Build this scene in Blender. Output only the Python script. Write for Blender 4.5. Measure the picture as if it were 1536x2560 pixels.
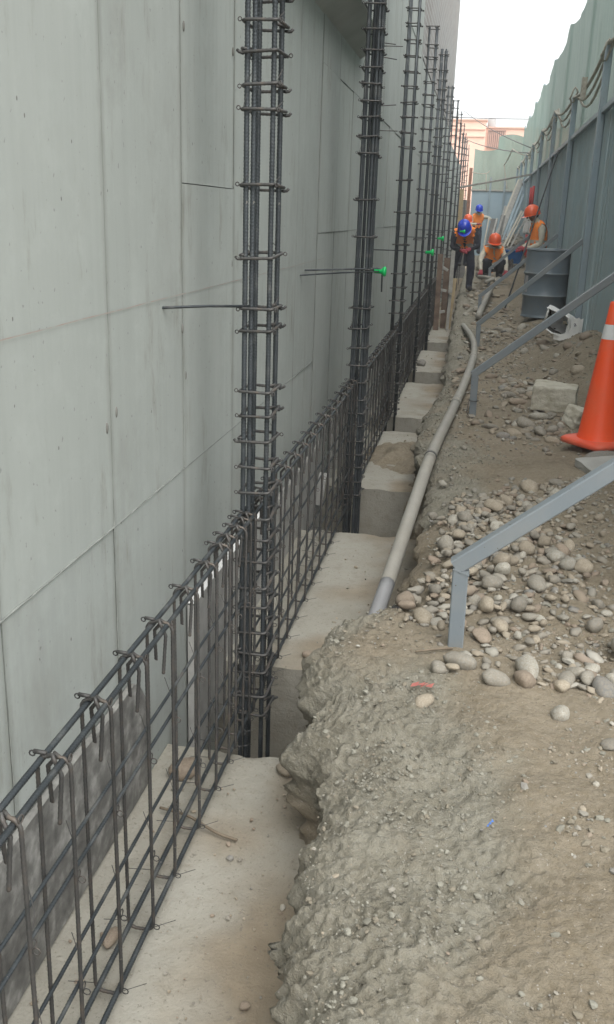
import bpy, math, random
import numpy as np
from mathutils import Vector, Matrix, Euler

random.seed(7)
RNG = np.random.RandomState(11)
S = bpy.context.scene
COL = S.collection
for o in list(bpy.data.objects):
    bpy.data.objects.remove(o)

# ---------------------------------------------------------------- camera, world, sun, exposure
cam_d = bpy.data.cameras.new('camera')
cam = bpy.data.objects.new('camera', cam_d)
COL.objects.link(cam)
F = 2342.0
CX, CY, CAMZ = 768.0, 1280.0, 1.4
_v = Vector(((525 - CX) / F, -(8600 - CY) / F, -1.0)); _up = -_v.normalized()
_y = Vector(((1208 - CX) / F, -(545 - CY) / F, -1.0)).normalized()
_y = (_y - _up * _y.dot(_up)).normalized()
_x = _y.cross(_up)
cam.matrix_world = Matrix((_x, _y, _up)).to_4x4()
cam.location = (0, 0, CAMZ)
cam_d.sensor_fit = 'VERTICAL'
cam_d.sensor_height = 36.0
cam_d.lens = F / 2560 * 36.0
cam_d.clip_start = 0.02
cam_d.clip_end = 1000
S.camera = cam

world = bpy.data.worlds.new('World')
S.world = world
world.use_nodes = True
wn = world.node_tree
wn.nodes.clear()
sky = wn.nodes.new('ShaderNodeTexSky')
sky.sky_type = 'NISHITA'
sky.sun_disc = False
sky.sun_elevation = math.radians(56)
sky.sun_rotation = math.radians(152)
sky.air_density = 1.0
sky.dust_density = 6.0
sky.ozone_density = 1.0
hs = wn.nodes.new('ShaderNodeHueSaturation')
hs.inputs['Saturation'].default_value = 0.16
bg = wn.nodes.new('ShaderNodeBackground')
bg.inputs['Strength'].default_value = 0.15
wo = wn.nodes.new('ShaderNodeOutputWorld')
# closed cloud deck: the clear sky evened out towards one bright cloud white
mx = wn.nodes.new('ShaderNodeMix'); mx.data_type = 'RGBA'
mx.inputs[0].default_value = 0.62
mx.inputs[7].default_value = (6.3, 6.55, 6.6, 1)
wn.links.new(sky.outputs[0], hs.inputs['Color'])
wn.links.new(hs.outputs[0], mx.inputs[6])
wn.links.new(mx.outputs[2], bg.inputs['Color'])
wn.links.new(bg.outputs[0], wo.inputs['Surface'])

sun_d = bpy.data.lights.new('sun', 'SUN')
sun = bpy.data.objects.new('sun', sun_d)
COL.objects.link(sun)
sun_d.energy = 1.1
sun_d.angle = math.radians(60)
sun_d.color = (1.0, 0.98, 0.94)
_d = Vector((math.sin(sky.sun_rotation) * math.cos(sky.sun_elevation), math.cos(sky.sun_rotation) * math.cos(sky.sun_elevation), math.sin(sky.sun_elevation)))
sun.rotation_euler = _d.to_track_quat('Z', 'Y').to_euler()

S.view_settings.view_transform = 'Standard'
S.view_settings.look = 'None'
S.view_settings.gamma = 1
S.view_settings.use_curve_mapping = False
S.view_settings.exposure = 0.92
S.render.engine = 'CYCLES'
S.cycles.use_denoising = True
S.cycles.max_bounces = 8
S.cycles.volume_bounces = 1

# ---------------------------------------------------------------- noise
def _hash(ix, iy, iz, seed):
    h = (ix * 374761393 + iy * 668265263 + iz * 2147483647 + seed * 1274126177) & 0xFFFFFFFF
    h = ((h ^ (h >> 13)) * 1274126177) & 0xFFFFFFFF
    h = h ^ (h >> 16)
    return (h & 0xFFFF) / 32767.5 - 1.0

def vnoise(P, seed=0):
    P = np.asarray(P, float)
    i = np.floor(P).astype(np.int64)
    f = P - i
    f = f * f * (3 - 2 * f)
    r = 0
    for dx in (0, 1):
        wx = f[:, 0] if dx else 1 - f[:, 0]
        for dy in (0, 1):
            wy = f[:, 1] if dy else 1 - f[:, 1]
            for dz in (0, 1):
                wz = f[:, 2] if dz else 1 - f[:, 2]
                r = r + wx * wy * wz * _hash(i[:, 0] + dx, i[:, 1] + dy, i[:, 2] + dz, seed)
    return r

def fbm(P, oct=4, seed=0, gain=.5):
    P = np.asarray(P, float)
    a, s, t = 1.0, 0, 0
    for k in range(oct):
        s = s + a * vnoise(P, seed + k * 17); t += a; a *= gain
        P = P * 2.03 + 3.7
    return s / t

def sstep(a, b, x):
    t = np.clip((x - a) / (b - a), 0, 1)
    return t * t * (3 - 2 * t)

# ---------------------------------------------------------------- object helpers
def link(o):
    COL.objects.link(o); return o

def tag(o, label=None, cat=None, group=None, kind=None):
    if label: o['label'] = label
    if cat: o['category'] = cat
    if group: o['group'] = group
    if kind: o['kind'] = kind
    return o

def thing(name, label, cat, loc=(0, 0, 0), rot=(0, 0, 0), group=None):
    o = link(bpy.data.objects.new(name, None))
    o.empty_display_size = .1
    o.location = loc; o.rotation_euler = rot
    return tag(o, label, cat, group)

class MB:
    def __init__(s):
        s.v = []; s.f = []; s.n = 0; s.smooth = []; s.mi = []
    def add(s, v, f, smooth=True, mi=0):
        v = np.asarray(v, float).reshape(-1, 3)
        s.v.append(v)
        for q in f:
            s.f.append(tuple(i + s.n for i in q))
        s.smooth += [smooth] * len(f); s.mi += [mi] * len(f)
        s.n += len(v); return s
    def box(s, c, d, rot=None, taper=1.0, mi=0, smooth=False):
        x, y, z = d[0] / 2, d[1] / 2, d[2] / 2
        t = taper
        v = np.array([(-x, -y, -z), (x, -y, -z), (x, y, -z), (-x, y, -z), (-x * t, -y * t, z), (x * t, -y * t, z), (x * t, y * t, z), (-x * t, y * t, z)])
        if rot is not None:
            v = v @ np.array(rot).T
        return s.add(v + np.array(c), [(0, 3, 2, 1), (4, 5, 6, 7), (0, 1, 5, 4), (1, 2, 6, 5), (2, 3, 7, 6), (3, 0, 4, 7)], smooth, mi)
    def bar(s, a, b, w, h, up=(0, 0, 1), mi=0, ch=.0):
        """rectangular bar from a to b, width w, height h, optional chamfer"""
        a = np.array(a, float); b = np.array(b, float)
        t = b - a; L = np.linalg.norm(t); t /= L
        u = np.array(up, float); sx = np.cross(t, u)
        if np.linalg.norm(sx) < 1e-3: sx = np.cross(t, (0, 1, 0))
        sx /= np.linalg.norm(sx); u = np.cross(sx, t)
        c = ch or min(w, h) * .12
        pr = [(-w/2 + c, -h/2), (w/2 - c, -h/2), (w/2, -h/2 + c), (w/2, h/2 - c), (w/2 - c, h/2), (-w/2 + c, h/2), (-w/2, h/2 - c), (-w/2, -h/2 + c)]
        v = [p + sx * q[0] + u * q[1] for p in (a, b) for q in pr]
        f = [(i, (i + 1) % 8, 8 + (i + 1) % 8, 8 + i) for i in range(8)] + [tuple(range(7, -1, -1)), tuple(range(8, 16))]
        return s.add(v, f, False, mi)
    def tube(s, pts, r, n=8, closed=False, rib=0, ribh=.07, cap=True, mi=0, rr=None):
        pts = np.asarray(pts, float)
        m = len(pts)
        R = np.full(m, r) if rr is None else np.asarray(rr, float)
        if rib:
            seg = np.linalg.norm(np.diff(pts, axis=0), axis=1); cum = np.r_[0, np.cumsum(seg)]
            k = max(4, int(cum[-1] / rib) * 3)
            q = np.linspace(0, cum[-1], k + 1)
            pts = np.stack([np.interp(q, cum, pts[:, j]) for j in range(3)], 1)
            m = len(pts); R = np.full(m, r) * np.where(np.arange(m) % 3 == 0, 1 + ribh, 1 - ribh)
        T = np.zeros_like(pts)
        if closed:
            T = np.roll(pts, -1, 0) - np.roll(pts, 1, 0)
        else:
            T[1:-1] = pts[2:] - pts[:-2]; T[0] = pts[1] - pts[0]; T[-1] = pts[-1] - pts[-2]
        T /= np.linalg.norm(T, axis=1)[:, None] + 1e-12
        u = np.cross(T[0], (0.31, .2, .93))
        if np.linalg.norm(u) < .1: u = np.cross(T[0], (1, 0, 0))
        u /= np.linalg.norm(u)
        ang = np.linspace(0, 2 * math.pi, n, endpoint=False)
        ca, sa = np.cos(ang), np.sin(ang)
        V = np.zeros((m, n, 3))
        for i in range(m):
            u = u - T[i] * u.dot(T[i]); u /= np.linalg.norm(u) + 1e-12
            w = np.cross(T[i], u)
            V[i] = pts[i] + R[i] * (ca[:, None] * u + sa[:, None] * w)
            if rib: V[i] += T[i] * (ca[:, None] * r * .55)
        f = []
        mm = m if closed else m - 1
        for i in range(mm):
            j = (i + 1) % m
            for k in range(n):
                k2 = (k + 1) % n
                f.append((i * n + k, i * n + k2, j * n + k2, j * n + k))
        if cap and not closed:
            f.append(tuple(range(n - 1, -1, -1))); f.append(tuple((m - 1) * n + k for k in range(n)))
        return s.add(V, f, True, mi)
    def lathe(s, prof, n=24, c=(0, 0, 0), mi=0, sq=None, smooth=True):
        """prof: list of (r, z)"""
        a = np.linspace(0, 2 * math.pi, n, endpoint=False)
        V = np.array([[(r * math.cos(t), r * math.sin(t), z) for t in a] for r, z in prof]) + np.array(c)
        f = []
        for i in range(len(prof) - 1):
            for k in range(n):
                f.append((i * n + k, i * n + (k + 1) % n, (i + 1) * n + (k + 1) % n, (i + 1) * n + k))
        return s.add(V, f, smooth, mi)
    def ell(s, c, d, n=10, m=6, mi=0):
        V = [(c[0], c[1], c[2] - d[2])]
        for i in range(1, m):
            p = -math.pi / 2 + math.pi * i / m
            for k in range(n):
                t = 2 * math.pi * k / n
                V.append((c[0] + d[0] * math.cos(p) * math.cos(t), c[1] + d[1] * math.cos(p) * math.sin(t), c[2] + d[2] * math.sin(p)))
        V.append((c[0], c[1], c[2] + d[2]))
        f = [(0, 1 + (k + 1) % n, 1 + k) for k in range(n)]
        for i in range(m - 2):
            for k in range(n):
                a = 1 + i * n
                f.append((a + k, a + (k + 1) % n, a + n + (k + 1) % n, a + n + k))
        L = len(V) - 1; a = 1 + (m - 2) * n
        f += [(a + k, a + (k + 1) % n, L) for k in range(n)]
        return s.add(V, f, True, mi)
    def grid(s, G, smooth=True, mi=0):
        h, w = G.shape[:2]
        f = [(i * w + j, i * w + j + 1, (i + 1) * w + j + 1, (i + 1) * w + j) for i in range(h - 1) for j in range(w - 1)]
        return s.add(G.reshape(-1, 3), f, smooth, mi)
    def mesh(s, name, mats, off=None):
        me = bpy.data.meshes.new(name)
        V = np.concatenate(s.v) if s.v else np.zeros((0, 3))
        if off is not None: V = V - np.array(off)
        me.from_pydata(V.tolist(), [], s.f)
        me.polygons.foreach_set('use_smooth', s.smooth)
        if not isinstance(mats, (list, tuple)): mats = [mats]
        for m in mats: me.materials.append(m)
        if len(mats) > 1: me.polygons.foreach_set('material_index', s.mi)
        me.update()
        return me
    def obj(s, name, mats, parent=None, world=False, label=None):
        """world: the coordinates are the world's and the parent is an unrotated empty"""
        me = s.mesh(name, mats, parent.location if (world and parent) else None)
        return put(name, me, parent, label=label)

def put(name, me, parent=None, loc=None, rot=None, scale=None, label=None):
    o = link(bpy.data.objects.new(name, me))
    if parent: o.parent = parent
    if loc is not None: o.location = loc
    if rot is not None: o.rotation_euler = rot
    if scale is not None: o.scale = scale
    if label: o['label'] = label
    return o

def fastmesh(name, V, Fq, mat, smooth=True):
    me = bpy.data.meshes.new(name)
    V = np.asarray(V, np.float32).reshape(-1, 3); Fq = np.asarray(Fq, np.int32)
    k = Fq.shape[1]
    me.vertices.add(len(V)); me.vertices.foreach_set('co', V.ravel())
    me.loops.add(Fq.size); me.loops.foreach_set('vertex_index', Fq.ravel())
    me.polygons.add(len(Fq)); me.polygons.foreach_set('loop_start', np.arange(len(Fq), dtype=np.int32) * k)
    me.polygons.foreach_set('use_smooth', np.full(len(Fq), smooth))
    me.update(calc_edges=True)
    me.materials.append(mat)
    return me

def rotz(a):
    c, s = math.cos(a), math.sin(a); return np.array([(c, -s, 0), (s, c, 0), (0, 0, 1)])
def rotm(ax, ay, az):
    return np.array(Euler((ax, ay, az)).to_matrix())

# ---------------------------------------------------------------- materials
def ramp(nt, stops):
    r = nt.nodes.new('ShaderNodeValToRGB')
    e = r.color_ramp.elements
    while len(e) < len(stops): e.new(.5)
    for k, (p, c) in enumerate(stops):
        e[k].position = p; e[k].color = (*c, 1) if len(c) == 3 else c
    return r

class Mat:
    def __init__(s, name, rough=.85, metal=0.0):
        s.m = bpy.data.materials.new(name); s.m.use_nodes = True
        s.nt = s.m.node_tree
        s.b = s.nt.nodes['Principled BSDF']
        s.b.inputs['Roughness'].default_value = rough
        s.b.inputs['Metallic'].default_value = metal
        s.tc = s.nt.nodes.new('ShaderNodeTexCoord')
        s.co = s.tc.outputs['Object']
    def N(s, t, **k):
        n = s.nt.nodes.new(t)
        for a, b in k.items(): setattr(n, a, b)
        return n
    def L(s, a, b): s.nt.links.new(a, b)
    def mapping(s, scale, co=None):
        m = s.N('ShaderNodeMapping'); m.inputs['Scale'].default_value = scale
        s.L(co or s.co, m.inputs['Vector']); return m.outputs[0]
    def noise(s, scale, detail=6, rough=.55, co=None, dist=0):
        n = s.N('ShaderNodeTexNoise')
        n.inputs['Scale'].default_value = scale; n.inputs['Detail'].default_value = detail
        n.inputs['Roughness'].default_value = rough; n.inputs['Distortion'].default_value = dist
        s.L(co or s.co, n.inputs['Vector']); return n.outputs['Fac']
    def ramp(s, fac, stops):
        r = ramp(s.nt, stops); s.L(fac, r.inputs[0]); return r.outputs[0]
    def mix(s, fac, a, b, mode='MIX'):
        m = s.N('ShaderNodeMix', data_type='RGBA', blend_type=mode)
        if isinstance(fac, (int, float)): m.inputs[0].default_value = fac
        else: s.L(fac, m.inputs[0])
        for i, x in ((6, a), (7, b)):
            if isinstance(x, tuple): m.inputs[i].default_value = (*x, 1)
            else: s.L(x, m.inputs[i])
        return m.outputs[2]
    def math(s, op, a, b=0.0):
        m = s.N('ShaderNodeMath', operation=op)
        for i, x in ((0, a), (1, b)):
            if isinstance(x, (int, float)): m.inputs[i].default_value = x
            else: s.L(x, m.inputs[i])
        return m.outputs[0]
    def rand(s, lo, hi):
        oi = s.N('ShaderNodeObjectInfo')
        mr = s.N('ShaderNodeMapRange'); mr.inputs[3].default_value = lo; mr.inputs[4].default_value = hi
        s.L(oi.outputs['Random'], mr.inputs[0]); return mr.outputs[0]
    def bright(s, col, fac):
        h = s.N('ShaderNodeHueSaturation'); s.L(col, h.inputs['Color'])
        if isinstance(fac, (int, float)): h.inputs['Value'].default_value = fac
        else: s.L(fac, h.inputs['Value'])
        return h.outputs[0]
    def color(s, c):
        if isinstance(c, tuple): s.b.inputs['Base Color'].default_value = (*c, 1)
        else: s.L(c, s.b.inputs['Base Color'])
    def bump(s, h, strength=.4, dist=.01):
        b = s.N('ShaderNodeBump'); b.inputs['Strength'].default_value = strength; b.inputs['Distance'].default_value = dist
        s.L(h, b.inputs['Height']); s.L(b.outputs[0], s.b.inputs['Normal'])

def simple(name, stops, scale=8, rough=.8, bump=.25, bscale=60, bdist=.004, metal=0, rnd=None, detail=6):
    m = Mat(name, rough, metal)
    c = m.ramp(m.noise(scale, detail), [(.3 + .4 * i / max(1, len(stops) - 1), c) for i, c in enumerate(stops)])
    if rnd: c = m.bright(c, m.rand(*rnd))
    m.color(c)
    if bump: m.bump(m.noise(bscale, 5), bump, bdist)
    return m.m

def mk_wall():
    m = Mat('formed_concrete', .8)
    base = m.ramp(m.noise(1.1, 7, .6), [(.28, (.285, .307, .290)), (.5, (.368, .393, .373)), (.72, (.425, .448, .428))])
    st = m.noise(1.0, 6, .65, m.mapping((5, 22, .55)))
    base = m.mix(.30, base, m.ramp(st, [(.3, (.285, .305, .285)), (.55, (.385, .41, .388)), (.75, (.44, .465, .443))]))
    base = m.mix(m.ramp(m.noise(.55, 4, .6), [(.4, (0, 0, 0)), (.7, (.5, .5, .5))]), base, (.293, .317, .293))
    blot = m.noise(2.6, 5, .7, m.mapping((1, 1.0, .6)))
    base = m.mix(m.ramp(blot, [(.55, (0, 0, 0)), (.75, (.45, .45, .45))]), base, (.225, .225, .20))
    dr = m.noise(1.7, 7, .72, m.mapping((1, 4.2, 1.0)))
    base = m.mix(m.ramp(dr, [(.56, (0, 0, 0)), (.72, (.65, .65, .65))]), base, (.185, .175, .14))
    base = m.mix(m.ramp(m.noise(5.5, 8, .7), [(.5, (0, 0, 0)), (.78, (.38, .38, .38))]), base, (.465, .503, .476))
    v = m.N('ShaderNodeTexVoronoi'); v.inputs['Scale'].default_value = 13
    m.L(m.mapping((1, 1.3, .8)), v.inputs['Vector'])
    gate = m.math('GREATER_THAN', m.noise(3.2, 3, .5), .48)
    pore = m.math('MULTIPLY', m.math('LESS_THAN', v.outputs['Distance'], .052), gate)
    base = m.mix(pore, base, (.16, .16, .15))
    speck = m.math('GREATER_THAN', m.noise(55, 2, .5), .715)
    base = m.mix(m.math('MULTIPLY', speck, .6), base, (.2, .2, .19))
    # grout leakage and dirt along the formwork seams
    sp = m.N('ShaderNodeSeparateXYZ'); m.L(m.co, sp.inputs[0])
    u = m.math('FRACT', m.math('ADD', m.math('DIVIDE', m.math('SUBTRACT', sp.outputs['Y'], 2.37), .6575), .5))
    dd = m.math('ABSOLUTE', m.math('SUBTRACT', u, .5))
    sm_ = m.noise(2.3, 6, .7, m.mapping((1, 3, 1.6)))
    seam = m.math('MULTIPLY', m.math('SUBTRACT', 1.0, m.math('MINIMUM', m.math('DIVIDE', dd, m.math('MULTIPLY', sm_, .085)), 1.0)), m.math('MULTIPLY', sm_, .85))
    base = m.mix(seam, base, (.165, .17, .145))
    base = m.bright(base, m.rand(.96, 1.04))
    m.color(base)
    m.bump(m.math('ADD', m.noise(9, 6, .6), m.math('MULTIPLY', m.noise(90, 4), .25)), .07, .012)
    return m.m

def mk_soil():
    m = Mat('site_soil', .95)
    a = m.N('ShaderNodeAttribute'); a.attribute_name = 'crust'
    soil = m.ramp(m.noise(2.2, 8, .62), [(.25, (.135, .107, .068)), (.45, (.192, .157, .105)), (.6, (.232, .192, .134)), (.8, (.27, .23, .168))])
    soil = m.mix(m.ramp(m.noise(38, 4, .6), [(.35, (0, 0, 0)), (.7, (.55, .55, .55))]), soil, (.30, .26, .20))
    mort = m.ramp(m.noise(7, 8, .66), [(.25, (.155, .140, .102)), (.5, (.222, .205, .159)), (.75, (.278, .262, .211))])
    mort = m.mix(m.ramp(m.noise(70, 3, .6), [(.5, (0, 0, 0)), (.75, (.5, .5, .5))]), mort, (.31, .30, .26))
    fac = m.math('ADD', a.outputs['Fac'], m.math('MULTIPLY', m.math('SUBTRACT', m.noise(4.5, 9, .78), .5), 2.2))
    fac = m.ramp(fac, [(.1, (0, 0, 0)), (.9, (1, 1, 1))])
    fac = m.math('MULTIPLY', fac, m.math('ADD', .30, m.math('MULTIPLY', a.outputs['Fac'], .7)))
    c = m.mix(fac, soil, mort)
    c = m.mix(m.math('MULTIPLY', m.math('GREATER_THAN', m.noise(95, 2), .70), .55), c, (.42, .40, .37))
    c = m.mix(m.math('MULTIPLY', m.math('LESS_THAN', m.noise(80, 2), .31), .5), c, (.11, .09, .07))
    m.color(c)
    h = m.math('ADD', m.noise(60, 6, .65), m.math('MULTIPLY', m.noise(220, 3), .35))
    m.bump(h, .95, .014)
    return m.m

def mk_footing():
    m = Mat('footing_concrete', .9)
    c = m.ramp(m.noise(2.4, 7, .6), [(.25, (.245, .228, .185)), (.5, (.312, .296, .25)), (.75, (.36, .346, .30))])
    a = m.N('ShaderNodeAttribute'); a.attribute_name = 'dirt'
    c = m.mix(a.outputs['Fac'], c, m.ramp(m.noise(9, 6), [(.3, (.18, .138, .09)), (.7, (.27, .218, .15))]))
    c = m.mix(m.ramp(m.noise(17, 7, .7), [(.52, (0, 0, 0)), (.72, (.6, .6, .6))]), c, (.215, .19, .145))
    c = m.mix(m.math('MULTIPLY', m.math('GREATER_THAN', m.noise(75, 3, .6), .64), .6), c, (.17, .15, .12))
    m.color(c)
    m.bump(m.math('ADD', m.noise(14, 6, .7), m.math('MULTIPLY', m.noise(120, 3), .3)), .6, .014)
    return m.m

def mk_rebar():
    m = Mat('rebar_steel', .5, .45)
    c = m.ramp(m.noise(9, 5, .6, m.mapping((1, 1, 1))), [(.3, (.036, .042, .047)), (.55, (.058, .067, .073)), (.70, (.135, .138, .135)), (.82, (.15, .115, .085))])
    c = m.mix(m.math('MULTIPLY', m.math('GREATER_THAN', m.noise(26, 4, .7), .69), .5), c, (.30, .285, .25))
    m.color(m.bright(c, m.rand(.8, 1.15)))
    m.bump(m.noise(300, 3), .3, .001)
    return m.m

def mk_stirrup():
    m = Mat('stirrup_steel', .55, .35)
    c = m.ramp(m.noise(22, 5, .6), [(.3, (.048, .05, .05)), (.55, (.078, .074, .07)), (.8, (.13, .10, .075))])
    c = m.mix(m.math('MULTIPLY', m.math('GREATER_THAN', m.noise(34, 4, .7), .69), .45), c, (.30, .28, .24))
    m.color(m.bright(c, m.rand(.75, 1.2)))
    m.bump(m.noise(300, 3), .3, .001)
    return m.m

def mk_paint(name, a, b, rough=.5, scale=4, chips=None, dust=None):
    m = Mat(name, rough, 0)
    c = m.ramp(m.noise(scale, 6, .6), [(.3, a), (.7, b)])
    if dust:
        c = m.mix(m.ramp(m.noise(3.1, 7, .65), [(.45, (0, 0, 0)), (.8, (.65, .65, .65))]), c, dust)
    if chips:
        c = m.mix(m.math('GREATER_THAN', m.noise(42, 4, .6), .68), c, chips)
    m.color(m.bright(c, m.rand(.95, 1.05)))
    m.bump(m.noise(70, 4), .12, .003)
    return m.m

def mk_net():
    m = Mat('shade_net', .9)
    st = m.noise(2.0, 5, .6, m.mapping((1, 3.5, .25)))
    c = m.ramp(st, [(.3, (.20, .30, .255)), (.55, (.25, .36, .305)), (.75, (.30, .41, .355))])
    w = m.noise(160, 2, .5)
    c = m.mix(.25, c, m.ramp(w, [(.4, (.15, .2, .17)), (.6, (.40, .47, .43))]))
    m.color(c)
    tl = m.N('ShaderNodeBsdfTranslucent'); m.L(c, tl.inputs[0])
    tr = m.N('ShaderNodeBsdfTransparent')
    a = m.N('ShaderNodeMixShader'); a.inputs[0].default_value = .14
    m.L(m.b.outputs[0], a.inputs[1]); m.L(tl.outputs[0], a.inputs[2])
    b = m.N('ShaderNodeMixShader'); b.inputs[0].default_value = .07
    m.L(a.outputs[0], b.inputs[1]); m.L(tr.outputs[0], b.inputs[2])
    out = m.nt.nodes['Material Output']
    m.L(b.outputs[0], out.inputs[0])
    return m.m

def mk_stone(name, stops):
    m = Mat(name, .82)
    oi = m.N('ShaderNodeObjectInfo')
    va = m.N('ShaderNodeVectorMath', operation='ADD'); m.L(m.co, va.inputs[0]); m.L(oi.outputs['Random'], va.inputs[1])
    c = m.ramp(m.noise(4.5, 7, .65, va.outputs[0]), [(.3 + .4 * i / (len(stops) - 1), c) for i, c in enumerate(stops)])
    c = m.bright(c, m.rand(.78, 1.22))
    c = m.mix(m.ramp(m.noise(6, 5, .6, va.outputs[0]), [(.42, (0, 0, 0)), (.70, (.75, .75, .75))]), c, (.245, .205, .15))
    m.color(c)
    m.bump(m.math('ADD', m.noise(45, 5), m.noise(9, 4)), .25, .006)
    return m.m

def mk_brick():
    m = Mat('far_brick', .9)
    b = m.N('ShaderNodeTexBrick')
    b.inputs['Scale'].default_value = 1.0
    b.inputs['Brick Width'].default_value = .26; b.inputs['Row Height'].default_value = .11
    b.inputs['Mortar Size'].default_value = .012
    b.inputs['Color1'].default_value = (.20, .18, .165, 1); b.inputs['Color2'].default_value = (.26, .235, .215, 1)
    b.inputs['Mortar'].default_value = (.36, .36, .35, 1)
    sp = m.N('ShaderNodeSeparateXYZ'); cb = m.N('ShaderNodeCombineXYZ')
    m.L(m.co, sp.inputs[0]); m.L(sp.outputs['Y'], cb.inputs['X']); m.L(sp.outputs['Z'], cb.inputs['Y'])
    m.L(cb.outputs[0], b.inputs['Vector'])
    m.color(m.mix(m.ramp(m.noise(.8, 5), [(.4, (0, 0, 0)), (.7, (.6, .6, .6))]), b.outputs[0], (.30, .31, .31)))
    m.bump(b.outputs['Fac'], -.4, .01)
    return m.m

M = {}
M['wall'] = mk_wall()
M['core'] = simple('joint_core', [(.14, .14, .125), (.19, .185, .17)], 6)
M['fin'] = simple('joint_fin', [(.165, .175, .16), (.26, .275, .255)], 14, .9, .4, 80)
M['chalk'] = simple('chalk_red', [(.346, .372, .346), (.359, .273, .239)], 18, .95, 0)
M['soil'] = mk_soil()
M['footing'] = mk_footing()
M['crumb'] = simple('mortar_crumb', [(.17, .16, .13), (.23, .22, .18), (.28, .27, .225)], 30, .95, .3, 200)
M['crumbsoil'] = simple('soil_crumb', [(.17, .148, .11), (.25, .222, .17)], 30, .95, .3, 200)
M['rebar'] = mk_rebar()
M['stirrup'] = mk_stirrup()
M['wire'] = simple('tie_wire', [(.045, .045, .045), (.09, .08, .07)], 20, .6, 0, metal=.4)
M['brace'] = mk_paint('grey_brace_paint', (.165, .192, .21), (.20, .228, .246), .42, 3, (.09, .075, .06), (.25, .235, .205))
M['post'] = mk_paint('blue_grey_post', (.235, .305, .35), (.29, .36, .40), .45, 2, (.12, .11, .10), (.25, .26, .25))
M['sheet'] = mk_paint('green_grey_sheet', (.25, .33, .355), (.315, .395, .415), .5, 1.5, (.2, .19, .17), (.29, .29, .26))
M['bluesheet'] = mk_paint('pale_blue_sheet', (.27, .36, .42), (.33, .42, .47), .5, 1.5)
M['net'] = mk_net()
M['rope'] = simple('dusty_rope', [(.28, .26, .215), (.42, .40, .34)], 30, .95, .4, 120)
M['drum'] = mk_paint('drum_paint', (.12, .155, .185), (.155, .19, .22), .38, 3, (.17, .15, .12), (.17, .165, .15))
M['drumhoop'] = mk_paint('worn_highlight_hoop', (.17, .20, .225), (.23, .26, .28), .35, 5, (.25, .23, .2), (.24, .24, .22))  # lighter tone paints a highlight along the worn hoops and rim
M['drumlabel'] = simple('drum_sticker', [(.30, .30, .32), (.42, .41, .42)], 20, .6, 0)
M['coneo'] = mk_paint('cone_orange', (.88, .085, .016), (.93, .105, .022), .45, 3, None, (.62, .14, .07))
M['coneb'] = mk_paint('cone_base_orange', (.72, .085, .035), (.80, .11, .05), .55, 3, None, (.42, .25, .17))
M['conew'] = simple('cone_band', [(.60, .60, .60), (.70, .70, .69)], 14, .4, .1)
M['pvc'] = mk_paint('dusty_pvc', (.26, .25, .22), (.315, .30, .265), .65, 9, None, (.35, .32, .26))
M['pvcclean'] = mk_paint('grey_pvc', (.26, .26, .265), (.30, .30, .305), .45, 6)
M['tape'] = simple('black_tape', [(.04, .04, .045), (.09, .085, .08)], 20, .6)
M['foam'] = simple('white_foam', [(.62, .62, .60), (.76, .76, .74)], 25, .8, .3, 130)
M['foamedge'] = simple('dusty_foam_edge', [(.15, .147, .135), (.27, .265, .245)], 25, .9, .3, 130)
M['foamdirty'] = simple('mortar_smeared_foam', [(.085, .083, .077), (.15, .147, .136), (.31, .305, .285)], 17, .9, .35, 40, .006)
M['foamgrey'] = simple('grey_smeared_foam', [(.27, .265, .25), (.37, .365, .345), (.46, .455, .435)], 9, .9, .35, 60, .006)
M['green'] = simple('green_plastic', [(.0, .42, .10), (.01, .52, .14)], 6, .35, 0)
M['limestone'] = simple('pale_cut_stone', [(.38, .35, .27), (.50, .47, .39), (.58, .555, .47)], 9, .95, .9, 22, .02)
M['sack'] = simple('white_woven_sack', [(.72, .72, .70), (.84, .84, .82)], 6, .7, .3, 200)
M['sackin'] = simple('dark_sack_inside', [(.035, .032, .032), (.07, .064, .06)], 8, .9, .2)  # inner skin of the sack coloured near black so its mouth reads dark
M['ink'] = simple('grey_print', [(.10, .10, .12), (.14, .14, .16)], 8, .8, 0)
M['woodpale'] = simple('pale_timber', [(.36, .33, .27), (.47, .43, .36)], 12, .85, .3, 60, rnd=(.8, 1.15))
M['woodgrey'] = simple('weathered_timber', [(.24, .235, .215), (.36, .35, .32)], 12, .9, .3, 60, rnd=(.8, 1.15))
M['woodbrown'] = simple('brown_formwork', [(.10, .068, .05), (.19, .135, .10)], 8, .85, .3, 50, rnd=(.85, 1.2))
M['woodyellow'] = simple('yellow_formwork', [(.30, .23, .13), (.40, .32, .20)], 10, .85, .3, 60)
M['ply'] = simple('grey_plywood', [(.13, .13, .125), (.20, .195, .185)], 6, .9, .2)
M['rust'] = simple('rusty_steel', [(.18, .085, .055), (.30, .15, .10)], 9, .9, .3)
M['redpaint'] = simple('red_paint', [(.50, .03, .03), (.58, .05, .05)], 9, .5, 0)
M['whitepaint'] = simple('white_paint', [(.60, .60, .60), (.72, .72, .72)], 9, .5, 0)
M['blueplastic'] = simple('blue_tray_paint', [(.02, .12, .36), (.035, .17, .46)], 5, .45, 0)
M['rubber'] = simple('black_rubber', [(.02, .02, .022), (.04, .04, .042)], 9, .8, .2)
M['peach'] = simple('peach_render', [(.84, .53, .42), (.90, .60, .48)], 1.2, .9, .2)
M['peachtrim'] = simple('peach_trim', [(.66, .42, .34), (.74, .48, .39)], 2, .9, 0)
M['lattice'] = simple('brown_lattice', [(.22, .13, .11), (.31, .19, .16)], 6, .9, 0)
M['tank'] = simple('grey_tank', [(.36, .37, .37), (.44, .45, .45)], 3, .9, 0)
M['brickwall'] = mk_brick()
M['ledge'] = simple('ledge_concrete', [(.346, .366, .339), (.452, .479, .446)], 3, .9, .25)
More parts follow.
